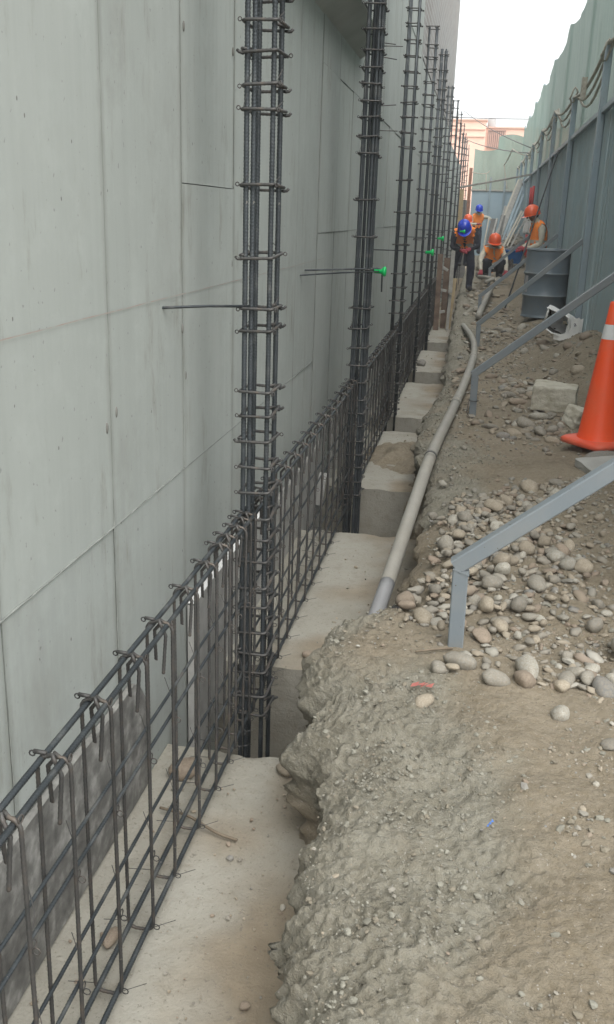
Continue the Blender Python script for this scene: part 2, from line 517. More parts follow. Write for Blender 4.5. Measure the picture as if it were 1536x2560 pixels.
M['slabpiece'] = simple('paving_scrap', [(.30, .30, .28), (.39, .385, .36)], 8, .9, .3)
M['holedark'] = simple('dark_hole_fill', [(.015, .014, .013), (.035, .03, .028)], 9, .6, .2)
M['redscrap'] = simple('red_scrap', [(.42, .13, .11), (.55, .20, .17)], 20, .7, .2)
M['bluescrap'] = simple('blue_scrap', [(.06, .16, .50), (.12, .25, .60)], 20, .6, 0)
M['stick'] = simple('dry_stick', [(.13, .10, .07), (.22, .18, .13)], 20, .9, .2)
STONES = {
    'grey': mk_stone('grey_cobble', [(.18, .168, .14), (.24, .224, .19), (.29, .272, .235)]),
    'tan': mk_stone('tan_cobble', [(.24, .20, .15), (.305, .262, .20), (.35, .31, .25)]),
    'brown': mk_stone('brown_cobble', [(.18, .138, .10), (.24, .19, .145), (.29, .24, .19)]),
    'pale': mk_stone('pale_cobble', [(.29, .272, .23), (.35, .332, .285), (.40, .385, .34)]),
    'dark grey': mk_stone('dark_cobble', [(.15, .15, .14), (.205, .20, .185), (.255, .245, .225)]),
}
# people
M['skin'] = simple('brown_skin', [(.20, .10, .065), (.26, .14, .09)], 12, .6, 0)
M['hivis'] = simple('orange_vest', [(.95, .24, .035), (1.0, .32, .06)], 14, .8, .3, 40, .01)
M['stripe'] = simple('grey_stripe', [(.38, .36, .33), (.48, .46, .42)], 20, .5, 0)
M['cream'] = simple('cream_shirt', [(.50, .47, .38), (.62, .59, .50)], 14, .9, .4, 30, .01)
M['navy'] = simple('navy_trousers', [(.012, .014, .030), (.028, .032, .060)], 14, .9, .4, 30, .01)
M['darkshirt'] = simple('dark_navy_shirt', [(.010, .011, .018), (.022, .024, .036)], 14, .9, .4, 30, .01)
M['glove'] = simple('red_glove', [(.28, .03, .045), (.38, .06, .075)], 20, .8, .2)
M['helmb'] = simple('blue_helmet', [(.012, .04, .42), (.02, .06, .52)], 4, .25, 0)
M['helmo'] = simple('orange_helmet', [(.72, .10, .03), (.80, .13, .045)], 4, .3, 0)
M['boot'] = simple('black_boot', [(.012, .012, .013), (.03, .028, .027)], 12, .7, .2)
M['facemask'] = simple('dark_visor', [(.03, .022, .02), (.05, .04, .035)], 9, .5, 0)

# ================================================================ SETTING: ground
EDGE = np.array([(0.5, -.12), (1.0, -.16), (1.32, -.198), (1.6, -.275), (1.88, -.292), (2.05, -.30), (2.2, -.29), (2.30, -.355), (2.37, -.39), (2.49, -.385), (2.62, -.405), (2.73, -.441), (2.85, -.462), (2.97, -.455), (3.07, -.425), (3.15, -.34), (3.22, -.26), (3.34, -.165), (4.07, -.165), (4.74, -.18), (5.30, -.165), (5.55, -.19), (5.75, -.275), (6.1, -.30), (6.8, -.32), (7.6, -.29), (8.45, -.22), (10, -.24), (12.8, -.29), (16, -.32), (19.7, -.36), (45, -.40)])

def edge_x(Y):
    return np.interp(Y, EDGE[:, 0], EDGE[:, 1])

def base_z(X, Y):
    X = np.asarray(X, float); Y = np.asarray(Y, float)
    z = .05 * sstep(.2, 1.1, X)
    z = z + .13 * np.exp(-(((X - 1.05) / .40) ** 2 + ((Y - 4.3) / 1.2) ** 2))       # loose pile by the front brace
    z = z + .05 * np.exp(-(((X - .25) / .35) ** 2 + ((Y - 3.6) / .8) ** 2))
    z = z + .36 * np.exp(-(((X - 1.18) / .42) ** 2 + ((Y - 9.3) / 1.25) ** 2))      # soil heap by the fence
    z = z + .10 * sstep(.45, .95, X) * sstep(11, 13, Y)
    z = z + .22 * sstep(16.5, 20.0, Y) * sstep(-.1, .25, X) * (1 - sstep(.55, .75, X) * (1 - sstep(19.2, 20, Y)))
    z = z + .45 * sstep(22.5, 28, Y) * sstep(.05, .7, X)
    z = z + .02 * np.exp(-((Y - 2.9) / .5) ** 2) * sstep(.1, -.3, X)
    return z

def crust_mask(X, Y):
    P = np.stack([X * 3.1, Y * 2.2, np.zeros_like(X)], -1).reshape(-1, 3)
    n = fbm(P, 4, 5).reshape(X.shape)
    lim = np.interp(Y, [0.5, 1.5, 2.2, 2.6, 2.9, 3.2, 3.4, 4.3, 4.55, 5.6, 5.9, 7, 12, 20], [.12, .14, .10, -.08, -.33, -.36, -.5, -.5, .02, .02, -.12, -.05, .06, .1])
    return sstep(-.22, .20, lim + n * .42 - X)

def top_disp(X, Y, crust, far=1.0):
    sh = X.shape
    P = np.stack([X, Y, np.zeros_like(X)], -1).reshape(-1, 3)
    low = fbm(P * 2.0, 3, 21).reshape(sh) * .030
    mid = fbm(P * 9, 4, 31).reshape(sh) * .016
    bil = (np.abs(fbm(P * np.array([11, 11, 1]), 5, 41, .62)).reshape(sh) - .22)
    bil2 = (np.abs(fbm(P * np.array([34, 34, 1]) + 5, 3, 45)).reshape(sh) - .22)
    fine = fbm(P * 75, 3, 51).reshape(sh)
    rough = sstep(-.5, .5, fbm(P * 3.3, 3, 47).reshape(sh))
    tq = fbm(P * np.array([5.5, 4.5, 1]), 4, 49).reshape(sh) * 3.2
    terr = np.floor(tq) + sstep(.30, .62, tq - np.floor(tq))
    big = fbm(P * np.array([2.6, 2.2, 1]) + 9, 3, 43).reshape(sh)
    return low + mid * (1 - crust * .2) + crust * (.030 * big + .0075 * terr + .018 * bil + .014 * bil2 * (.3 + rough) + .013 * fine * (.5 + rough)) + (1 - crust) * .0045 * fine

def ground_z(x, y):
    X = np.array([float(x)]); Y = np.array([float(y)])
    c = crust_mask(X, Y)
    return float(base_z(X, Y)[0] + top_disp(X, Y, c)[0])

def make_ground():
    ys = [0.55]
    while ys[-1] < 46: ys.append(ys[-1] + max(.004, .0032 * ys[-1]))
    ys = np.array(ys)
    # top columns from the fence side to the bank edge, then the bank face
    nt_, nf = 290, 80
    t = np.linspace(0, 1, nt_); tt = 1 - (1 - t) ** 1.55
    XR = 2.4
    Y = np.repeat(ys[:, None], nt_, 1)
    E = edge_x(ys)
    P1 = np.stack([ys * 7, ys * 0, ys * 0], -1)
    E = E + .024 * fbm(P1, 3, 77) + .036 * fbm(P1 * 2.6, 3, 78) * sstep(9, 4, ys) + .020 * fbm(P1 * 8, 2, 79) * sstep(6, 3, ys)
    X = XR + (E[:, None] - XR) * tt[None]
    crust = crust_mask(X, Y)
    z = base_z(X, Y) + top_disp(X, Y, crust)
    dist = X - E[:, None]
    z -= .055 * np.exp(-(dist / .045)) + .03 * np.exp(-(dist / .14))
    top = np.stack([X, Y, z], -1)
    zb = -.98
    u = np.linspace(0, 1, nf)[1:] ** 1.15
    z0 = z[:, -1]
    Zf = z0[:, None] + (zb - z0)[:, None] * u[None]
    Yf = np.repeat(ys[:, None], nf - 1, 1)
    dep = (z0[:, None] - Zf)
    Pf = np.stack([Yf * 4.5, Zf * 5.5, Zf * 0], -1).reshape(-1, 3)
    under = .115 * sstep(.035, .20, dep) * (1.0 + .8 * fbm(Pf * .5, 2, 90).reshape(dep.shape))
    amp = np.clip(1.15 - .02 * Yf, .5, 1)
    bulge = .085 * fbm(Pf, 4, 91).reshape(dep.shape) + .020 * fbm(Pf * 7, 3, 94).reshape(dep.shape) + .016 * (np.floor(fbm(Pf * 1.6, 4, 97).reshape(dep.shape) * 4)) + .07 * (np.abs(fbm(Pf * 2.6, 4, 92)).reshape(dep.shape) - .2)
    Xf = E[:, None] + under + bulge * sstep(.0, .08, dep) * amp - .05 * sstep(.28, .45, dep)
    face = np.stack([Xf, Yf, Zf], -1)
    G = np.concatenate([top, face], 1)
    h, w = G.shape[:2]
    idx = np.arange(h * w).reshape(h, w)
    q = np.stack([idx[:-1, :-1], idx[1:, :-1], idx[1:, 1:], idx[:-1, 1:]], -1).reshape(-1, 4)[:, ::-1]
    me = fastmesh('ground', G, q, M['soil'])
    cf = crust_mask(Xf, Yf) * sstep(.30, .06, dep + .14 * fbm(Pf * 1.4, 3, 93).reshape(dep.shape))
    # bare soil shows in the cut beside the second footing
    cf *= np.interp(Yf, [3.2, 3.5, 4.5, 4.8], [1, .1, .1, 1])
    att = me.attributes.new('crust', 'FLOAT', 'POINT')
    att.data.foreach_set('value', np.concatenate([crust, cf], 1).astype(np.float32).ravel())
    o = put('ground', me)
    tag(o, kind='structure')
    return o
make_ground()

b = MB(); b.add([(-400, -30, -.9), (400, -30, -.9), (400, 700, -.9), (-400, 700, -.9)], [(0, 1, 2, 3)], False)
tag(b.obj('subsoil', M['soil']), kind='structure')

# ================================================================ neighbour's concrete wall
WX = -.95
wall = thing('concrete_wall', 'tall pale grey board marked concrete wall along the whole trench', 'wall', (WX, 0, 0))
mb = MB(); mb.box((-1.22, 12.5, 3.0), (.48, 25.2, 7.8)); mb.obj('wall_core', M['core'], wall, True)
def panel(y0, y1, z0, z1, mat='wall', name='panel', n=5, gap=.0035):
    g = gap / 2
    off = RNG.uniform(-.003, .003)
    t1, t2 = RNG.uniform(-.0025, .0025, 2)
    ys = np.linspace(y0 + g, y1 - g, n); zs = np.linspace(z0 + g, z1 - g, max(4, int((z1 - z0) * 5)))
    YY, ZZ = np.meshgrid(ys, zs)
    wob = .0022 * fbm(np.stack([YY * 2, ZZ * 1.3, YY * 0], -1).reshape(-1, 3), 3, 8).reshape(YY.shape)
    XX = WX + off + t1 * (YY - y0) / (y1 - y0) + t2 * (ZZ - z0) / (z1 - z0) + wob
    e = .0025 * fbm(np.stack([ZZ * 5, YY * 9, ZZ * 0], -1).reshape(-1, 3), 2, 9).reshape(YY.shape)
    YY = YY + np.where(np.isclose(YY, YY[:, :1]) | np.isclose(YY, YY[:, -1:]), e, 0)
    b = MB(); b.grid(np.stack([XX, YY, ZZ], -1))
    # returns at the edges, so each panel has thickness
    F_ = np.stack([XX, YY, ZZ], -1)
    for line in (F_[0], F_[-1][::-1], F_[:, 0][::-1], F_[:, -1]):
        bk = line.copy(); bk[:, 0] = WX - .016
        b.grid(np.stack([line, bk], 0), False)
    return b.obj(name, M[mat], wall, True)
bays = [2.37 + .6575 * k for k in range(-4, 35)]
for k in range(len(bays) - 1):
    y0, y1 = bays[k], bays[k + 1]
    if y1 > 24.8: break
    if y0 < 5.4:
        zs = [-.9, .538]
        if 3.0 < y0 < 3.1: zs += [1.476]
        zs += [3.4, 6.8]
    elif y0 < 13:
        zs = [-.9, 1.285, 2.2 if k % 3 else 2.2, 3.4, 6.8]
    else:
        zs = [-.9, 1.285, 2.2, 3.35]
    for z0, z1 in zip(zs[:-1], zs[1:]):
        panel(y0, y1, z0, z1)
mb = MB(); mb.box((-.978, 19.15, 5.1), (.06, 11.45, 3.45)); mb.obj('upper_brick_wall', M['brickwall'], wall, True)
mb = MB(); mb.box((-1.30, 31.6, 1.1), (.66, 13.4, 4.2)); mb.obj('far_wall', M['wall'], wall, True)
def fin(y0, y1, z, r=.0026):
    n = int((y1 - y0) / .03); ys = np.linspace(y0, y1, n)
    w = fbm(np.stack([ys * 20, ys * 0, ys * 0], -1), 3, 61)
    b = MB(); b.tube(np.stack([np.full(n, WX + .001), ys, z + .003 * w], -1), r, 5, rr=r * (.65 + .9 * np.clip(w + .2, 0, 1)))
    b.obj('joint_fin', M['fin'], wall, True)
fin(1.0, 5.65, .538); fin(5.66, 12.8, 1.285, .0025); fin(5.66, 11.5, 2.2, .0025)
for k in (3, 4, 5, 6, 8, 9, 10):
    n = 60; zs = np.linspace(-.4, 3.3, n); w = fbm(np.stack([zs * 9, zs * 0 + k, zs * 0], -1), 3, 66)
    b = MB(); b.tube(np.stack([np.full(n, WX + .0005), bays[k] + .002 * w, zs], -1), .003, 5, rr=.001 + .0035 * np.clip(w, 0, 1))
    b.obj('joint_fin', M['fin'], wall, True)
b = MB()
ys = np.linspace(1.2, 5.9, 80)
w = .0015 * fbm(np.stack([ys * 6, ys * 0, ys * 0], -1), 3, 5)
b.grid(np.stack([np.stack([np.full(80, WX + .0062), ys, 1.1315 + w], -1), np.stack([np.full(80, WX + .0062), ys, 1.1345 + w], -1)], 0))
b.obj('chalk_line', M['chalk'], wall, True)
# projecting ledge high on the wall
b = MB()
sec = [(-.955, 2.44), (-.78, 2.555), (-.78, 3.25), (-.955, 3.25)]
v = [(x, y, z) for y in (3.6, 7.25) for x, z in sec]
b.add(v, [(0, 1, 5, 4), (1, 2, 6, 5), (2, 3, 7, 6), (3, 2, 1, 0), (4, 5, 6, 7)], False)
b.obj('ledge', M['ledge'], wall, True)
# starter wires sticking out of the far wall
for (y, z, dz) in ((7.6, 2.62, -.02), (7.75, 2.55, -.03), (7.9, 2.2, .02), (8.15, 2.05, .0), (8.2, 2.68, 0)):
    b = MB(); b.tube([(WX, y, z), (WX + .10, y + .01, z + dz * .5), (WX + .21, y + .03, z + dz)], .004, 5)
    b.obj('starter_wire', M['wire'], wall, True)
# tie-hole scars along the seams
for (y, z) in ((2.41, .86), (3.02, 1.02), (2.34, .83), (3.05, .86), (3.06, 1.93), (3.01, 2.35), (3.66, 1.95), (3.66, 1.2)):
    b = MB(); b.ell((WX + .0015, y, z), (.004, .006, .016), 8, 5); b.obj('tie_hole', M['core'], wall, True)

# ================================================================ footings
def footing(y0, y1, label, x0=-.945, x1=-.06, top=-.41, res=.02, seed=0, dirt=.5):
    o = thing('concrete_footing', label, 'footing', (0, y0, top), group='concrete footing blocks in the trench')
    nx = int((x1 - x0) / res); ny = int((y1 - y0) / res)
    xs = np.linspace(x0, x1, nx); ys = np.linspace(y0, y1, ny)
    X, Y = np.meshgrid(xs, ys)
    P = np.stack([X, Y, X * 0 + seed], -1).reshape(-1, 3)
    Z = top + .006 * fbm(P * 2.5, 3, 101 + seed).reshape(X.shape) + .004 * fbm(P * 14, 4, 102).reshape(X.shape)
    # worn arrises
    e0 = Y - y0; e1 = y1 - Y
    nz = .5 + fbm(np.stack([X * 9, Y * 9, X * 0], -1).reshape(-1, 3), 3, 103 + seed).reshape(X.shape)
    Z -= .010 * np.exp(-e0 / .008) * np.clip(nz, .2, 2) + .018 * np.exp(-e1 / .02) * np.clip(nz - .35, 0, 2)
    Yw = Y + np.where(e1 < res * .5, .016 * fbm(np.stack([X * 8, X * 0, X * 0], -1).reshape(-1, 3), 3, 104 + seed).reshape(X.shape), 0)
    d = fbm(P * 3.0, 4, 105 + seed).reshape(X.shape)
    D = sstep(.0, .9, d * 1.0 + dirt - .55 + sstep(-.72, -.36, X) * .85)
    b = MB(); T = np.stack([X, Yw, Z], -1); b.grid(T)
    for line in (T[0][::-1], T[-1], T[:, 0], T[:, -1][::-1]):
        rows = [line]
        for zz in (-.015, -.1, -.25, -.5):
            r = line.copy(); r[:, 2] = top + zz
            r[:, 1] += .004 * fbm(r * 11, 3, 106 + seed); rows.append(r)
        b.grid(np.stack(rows, 0))
    me = b.mesh('top_block', M['footing'], o.location)
    a = me.attributes.new('dirt', 'FLOAT', 'POINT')
    vals = np.zeros(len(me.vertices), np.float32); vals[:D.size] = D.ravel().astype(np.float32) * .9
    a.data.foreach_set('value', vals)
    put('top_block', me, o)
    return o
footing(.55, 2.79, 'nearest long dusty concrete footing block under the front rebar beam', seed=1, dirt=.42, res=.014)
footing(3.47, 5.25, 'pale concrete footing block just behind the front rebar column', seed=2, dirt=.32, res=.016)
footing(6.23, 8.09, 'concrete footing block with mud piled on top beside the grey pipe', seed=3, dirt=.22)
footing(8.74, 10.69, 'fourth concrete footing block along the trench behind the muddy one', seed=4, dirt=.22)
footing(11.52, 13.4, 'concrete footing block with small stones on its far corner', seed=5, dirt=.22)
footing(14.4, 16.47, 'concrete footing block directly in front of the timber formwork', seed=6, dirt=.22)
footing(17.6, 18.25, 'small far footing block just past the timber formwork', x0=-.52, seed=7, dirt=.3)
footing(19.0, 19.9, 'farthest pale footing block at the feet of the bending worker', x0=-.52, seed=8, dirt=.2)
# mud pile and broken mortar crust on the third block
def heap(name, c, rx, ry, h, mat, seed, label, cat, n=40, lump=.5):
    a = np.linspace(-1, 1, n)
    U, V = np.meshgrid(a, a)
    r = np.sqrt(U ** 2 + V ** 2)
    P = np.stack([U * 3, V * 3, U * 0 + seed], -1).reshape(-1, 3)
    k = fbm(P, 4, seed).reshape(U.shape)
    Z = h * np.clip(1 - r ** 1.6, -.15, 1) * (1 + lump * k) + h * .25 * fbm(P * 4, 3, seed + 3).reshape(U.shape) * (r < .95)
    G = np.stack([U * rx * (1 + .15 * k), V * ry * (1 + .15 * k), Z], -1)
    b = MB(); b.grid(G)
    o = b.obj(name, mat); o.location = c
    return tag(o, label, cat)
heap('mud_pile', (-.38, 7.2, -.42), .40, .50, .075, M['soil'], 201, 'brown mud and stones heaped on the concrete footing by the pipe', 'mud pile', lump=1.2)

# foam boards lining the wall foot
def foam(y0, y1, z0, z1, mat, label, tilt=.0, rounded=False, dull=False):
    o = thing('foam_board', label, 'board', (WX, y0, z0), group='foam boards along the foot of the concrete wall')
    n = 40
    ys = np.linspace(y0, y1, n)
    zt = z1 + .010 * fbm(np.stack([ys * 4, ys * 0, ys * 0], -1), 3, int(y0 * 10))
    if rounded: zt = np.where(ys > y1 - .12, z1 - .10 * ((ys - (y1 - .12)) / .12) ** 2, zt)
    x0, x1 = WX + .008, WX + (.024 if rounded else .034)
    rows = [np.stack([np.full(n, x1), ys, np.full(n, z0)], -1), np.stack([np.full(n, x1 - tilt * .5), ys, (z0 + zt) / 2], -1), np.stack([np.full(n, x1 - tilt), ys, zt - .004], -1)]
    b = MB(); b.grid(np.stack(rows, 0)); b.obj('board_face', mat, o, True)
    b = MB()
    b.grid(np.stack([np.stack([np.full(n, x1 - tilt + .001), ys, zt - .004], -1), np.stack([np.full(n, x1 - tilt - .004), ys, zt + .001], -1), np.stack([np.full(n, x0 - tilt), ys, zt], -1)], 0))
    b.obj('white_edge', M['foamedge' if rounded or dull else 'foam'], o, True)
    for y, zz in ((y0, zt[0]), (y1, zt[-1])):
        b = MB(); b.add([(x0, y, z0), (x1, y, z0), (x1 - tilt, y, zz - .006), (x0 - tilt, y, zz - .006)], [(0, 1, 2, 3)], False)
        b.obj('board_end', mat, o, True)
foam(.6, 2.53, -.40, .02, M['foamdirty'], 'dark mortar smeared foam board leaning at the wall foot in front', 0, True)
foam(3.03, 4.15, -.62, .035, M['foamgrey'], 'light grey foam board with bright white edge behind the front column')
foam(4.16, 5.9, -.62, -.02, M['foamgrey'], 'dull grey foam board behind the middle of the second beam cage', dull=True)
foam(6.4, 9.6, -.62, .0, M['foamgrey'], 'grey foam board at the wall foot behind the second rebar column', dull=True)
b = MB(); b.box((0, 0, 0), (.05, .16, .17), rotm(.05, .1, .1)); o = b.obj('foam_chunk', M['foamgrey']); o.location = (-.885, 5.75, -.30)
tag(o, 'broken grey foam chunk stuck between wall and rebar beam', 'foam chunk')

# ================================================================ rebar
def arc_rect(w, d, r, n=4):
    """closed rounded rectangle in local XY"""
    pts = []
    for cx, cy, a0 in ((w/2 - r, d/2 - r, 0), (-w/2 + r, d/2 - r, 90), (-w/2 + r, -d/2 + r, 180), (w/2 - r, -d/2 + r, 270)):
        for k in range(n):
            a = math.radians(a0 + 90 * k / (n - 1)); pts.append((cx + r * math.cos(a), cy + r * math.sin(a), 0))
    return np.array(pts)
def ring(mb, c, r, wr, ax=0, n=8, m=4):
    a = np.linspace(0, 2 * math.pi, n, endpoint=False)
    p = np.zeros((n, 3)); i, j = [(1, 2), (0, 2), (0, 1)][ax]
    p[:, i] = r * np.cos(a); p[:, j] = r * np.sin(a)
    mb.tube(p + np.array(c), wr, m, closed=True)

def tie_mesh(w, d, detail, seed):
    rs = random.Random(seed)
    b = MB()
    p = arc_rect(w, d, .012, 4 if detail else 3)
    p[:, 2] += [rs.uniform(-.002, .002) + .010 * (q[0] / w) * rs.choice((-1, 1)) for q in p] if False else 0
    n = 8 if detail else 5
    seg = np.concatenate([p, p[:2]])
    seg[:, 2] = np.linspace(-.006, .006, len(seg))
    b.tube(seg, .0052, n, rib=.012 if detail else 0)
    # hook tails folded to the inside
    b.tube([(w/2 - .004, d/2 - .004, .006), (w/2 - .02, d/2 - .03, .008), (w/2 - .035, d/2 - .065, .008)], .005, n)
    b.tube([(w/2 - .004, d/2 - .004, -.006), (w/2 + .006, d/2 + .004, -.004), (w/2 + .013, d/2 + .0, .002)], .005, n)
    if detail:
        for s in (-1, 1):
            ring(b, (s * (w/2 + .009), -d/2 + .004, rs.uniform(-.003, .004)), .0058, .0018, 1)
        ring(b, (w/2 + .008, -d/2, 0), .007, .0015, 0)
        for s in (-1, 1):
            x, y = s * w / 2 * .9, -d/2
            b.tube([(x, y, 0), (x + rs.uniform(.01, .03), y + rs.uniform(0, .04), rs.uniform(.02, .05))], .0011, 4)
    else:
        b.box((w/2 + .012, -d/2, 0), (.016, .014, .012)); b.box((-w/2 - .010, -d/2, 0), (.014, .014, .012))
    return b.mesh('stirrup', M['stirrup'])

COLW, COLD = .078, .135
TIES = {1: [tie_mesh(COLW + .03, COLD + .03, True, s) for s in range(3)], 0: [tie_mesh(COLW + .03, COLD + .03, False, s) for s in range(2)]}
_barcache = {}
def bar_mesh(L, r, detail):
    key = (round(L, 3), r, detail)
    if key not in _barcache:
        b = MB()
        if detail: b.tube([(0, 0, 0), (0, 0, L)], r, 8, rib=.0105, ribh=.075)
        else: b.tube([(0, 0, 0), (0, 0, L * .5), (0, 0, L)], r, 7)
        _barcache[key] = b.mesh('bar', M['rebar'])
    return _barcache[key]
ZT1 = [2.6, 2.52, 2.44, 2.36, 2.18, 2.10, 2.02, 1.935, 1.859, 1.77, 1.693, 1.468, 1.258, 1.093, 1.025, .824, .738, .659, .563, .473, .377, .292, .215, .119, .037, -.051, -.138, -.219, -.306, -.387]
ZT2 = [3.4, 3.28, 3.16, 3.05, 2.94, 2.82, 2.72, 2.61, 2.524, 2.403, 2.29, 2.203, 2.115, 2.027, 1.937, 1.836, 1.733, 1.489, 1.275, 1.08, .844, .73, .602, .498, .38, .274, .19, .1, .01, -.08, -.17, -.26, -.35]
COLS = [(3.10, 3.6, 'first tall rebar column beside the concrete wall with bundled thick bars'),
        (5.92, 3.7, 'second rebar column with doubled bars between second and third footing blocks'),
        (8.72, 4.1, 'third rebar column rising out of the frame behind the doubled one'),
        (11.3, 3.42, 'slim fourth rebar column with its top ends clear below the brick wall'),
        (14.0, 3.55, 'thick bundled rebar column with hooked top ends against the wall end'),
        (16.9, 3.5, 'rebar column in the formwork zone ending beside the bright sky'),
        (19.8, 3.62, 'slim far rebar column just taller than the peach house'),
        (22.8, 3.66, 'far rebar column overlapping the edge of the peach house'),
        (25.6, 3.66, 'rebar column far down the row before the rusty post'),
        (28.4, 3.68, 'rebar column third from the far end of the row'),
        (31.3, 3.7, 'rebar column second from the far end of the row'),
        (34.3, 3.7, 'last small rebar column at the far end near the rusty post')]
CGX = -.700
def column(k, Y, top, label):
    det = k < 2
    z0 = -.86
    o = thing('rebar_column', label, 'rebar column', (CGX, Y, z0), group='rebar columns standing along the trench')
    r = (.0088, .0102)[k] if k < 2 else .0108
    lay = [(-1, -1), (1, -1), (-1, 1), (1, 1)]
    bars = [(sx * COLW / 2, sy * COLD / 2) for sx, sy in lay]
    if k == 0: bars += [(-COLW / 2 + .018, -COLD / 2 + .002)]
    if k in (1, 4): bars += [(x - math.copysign(.018, x), y) for x, y in bars] + ([(x, 0) for x in (-COLW/2, COLW/2)] if k == 4 else [])
    lean = RNG.uniform(-.004, .004)
    for i, (x, y) in enumerate(bars):
        L = top - z0 - RNG.uniform(0, .10) * (k > 2)
        if k == 0 and i == 4: L = top - z0; 
        bo = put('bar', bar_mesh(round(L, 1) if not det else top - z0, r, det), o, (x, y, 0), (RNG.uniform(-.0015, .0015), lean + RNG.uniform(-.0015, .0015), RNG.uniform(0, 6)))
    if k == 0:
        zs = ZT1
    elif k == 1:
        zs = ZT2
    else:
        zs = [-.35 + .09 * i for i in range(9)] + [.55 + i * .115 for i in range(4)]
        z = 1.15
        while z < top - .15:
            zs.append(z); z += .27 if z < 1.8 else (.12 if k < 6 else .16)
        zs = [z for z in zs if z < top - .06] + [top - .08]
    for z in zs:
        if z > top - .03: continue
        ms = TIES[1 if det else 0]
        t = RNG.uniform(-.05, .05)
        put('stirrup', ms[RNG.randint(len(ms))], o, (RNG.uniform(-.003, .003), RNG.uniform(-.004, .004), z - z0 + RNG.uniform(-.006, .006)), (RNG.uniform(-.05, .05), t, RNG.uniform(-.03, .03) + (math.pi if RNG.rand() < .3 else 0)))
    return o
for k, (Y, top, lab) in enumerate(COLS): column(k, Y, top, lab)

BX0, BX1 = -.7555, -.6885
BT, BB = .40, -.378
def beam_stirrup_mesh(detail):
    w = BX1 - BX0; h = BT - BB
    rr = .022
    pts = []
    def arc(cx, cz, a0, a1, n=5):
        for k in range(n):
            a = math.radians(a0 + (a1 - a0) * k / (n - 1)); pts.append((cx + rr * math.cos(a), 0, cz + rr * math.sin(a)))
    # tail - over the top - down the left leg - round the bottom - up the right leg - over - tail
    pts.append((w/2 - .018, -.022, h/2 - .13)); pts.append((w/2 - .014, -.012, h/2 - .03))
    pts.append((w/2 - .030, -.008, h/2 + .001))
    pts.append((0, -.004, h/2 + .006))
    arc(-w/2 + rr, h/2 - rr, 90, 180)
    arc(-w/2 + rr, -h/2 + rr, 180, 270)
    arc(w/2 - rr, -h/2 + rr, 270, 360)
    arc(w/2 - rr, h/2 - rr, 0, 90)
    pts.append((0, .006, h/2 + .004)); pts.append((-w/2 + .035, .008, h/2 - .006))
    pts.append((-w/2 + .016, .012, h/2 - .03)); pts.append((-w/2 + .014, .026, h/2 - .12))
    b = MB()
    b.tube(pts, .0047, 7 if detail else 5, rib=.011 if detail else 0, ribh=.06)
    if detail:
        ring(b, (-w/2 - .009, 0, h/2 + .003), .0058, .0019, 1); b.tube([(-w/2 + .02, 0, h/2 + .006), (-w/2 - .006, 0, h/2 + .008)], .0045, 6)
        ring(b, (w/2 - .002, .004, h/2 - .002), .008, .0018, 0)
        ring(b, (w/2 + .008, 0, -h/2 + .012), .008, .0015, 1)
        for zz in (-.16, .12):
            ring(b, (w/2 + .003, .006, zz), .010, .0015, 0); ring(b, (w/2 + .012, .0, zz - .006), .008, .0014, 1)
            b.tube([(w/2, 0, zz), (w/2 - .02, .05, zz + .03), (w/2 - .045, .07, zz + .075)], .001, 4)
        b.tube([(w/2, 0, -h/2 + .01), (w/2 + .05, .03, -h/2 + .016)], .0011, 4)
        b.tube([(-w/2, 0, -h/2 + .02), (-w/2 - .06, -.02, -h/2 + .03)], .0011, 4)
    return b.mesh('stirrup', M['stirrup'])
BS = {1: beam_stirrup_mesh(True), 0: beam_stirrup_mesh(False)}
SPLAB = ['nearest narrow rebar beam cage running to the first column',
         'rebar beam cage between the first and second rebar columns',
         'rebar beam cage between the second and third rebar columns',
         'rebar beam cage between the third and fourth rebar columns',
         'rebar beam cage between the slim fourth and thick bundled columns',
         'rebar beam cage disappearing behind the timber formwork boards']
def beam(k, y0, y1, ys):
    det = k < 2
    o = thing('rebar_beam', SPLAB[k], 'rebar beam', (0, y0, BB), group='rebar beam cages between the columns')
    xl, xr = BX0 + .011, BX1 - .011
    for x in (xl, xr):
        for z, r in ((BT - .011, .0068), (.125, .0047), (-.15, .0047), (BB + .011, .0068)):
            b = MB()
            jy = RNG.uniform(-.004, .004, 4)
            pts = [(x + RNG.uniform(-.002, .002), y, z + j) for y, j in zip(np.linspace(y0, y1, 4), jy)]
            b.tube(pts, r, 8 if det else 6, rib=(.0085 if det else 0), ribh=.06)
            b.obj('bar', M['rebar'], o, True)
    for y in ys:
        put('stirrup', BS[1 if det else 0], o, ((BX0 + BX1) / 2 + RNG.uniform(-.002, .002), y - y0, (BT + BB) / 2 - BB + RNG.uniform(-.004, .004)), (RNG.uniform(-.012, .012), RNG.uniform(-.006, .006), RNG.uniform(-.10, .10) + (math.pi if RNG.rand() < .0 else 0)))
beam(0, .45, 3.10, [.62, .84, 1.05, 1.26, 1.455, 1.672, 1.889, 2.082, 2.313, 2.507, 2.663, 2.76, 2.86, 2.955, 3.02])
def span_ys(a, b):
    L = [a + .10, a + .22, a + .36, b - .36, b - .22, b - .10]
    m = int((b - a - .72) / .23); L += [a + .36 + (b - a - .72) * (i + 1) / (m + 1) for i in range(m)]
    return sorted(L)
for k in range(5):
    a, b_ = COLS[k][0], COLS[k + 1][0]
    beam(k + 1, a + .002, b_ - .002, span_ys(a, b_))

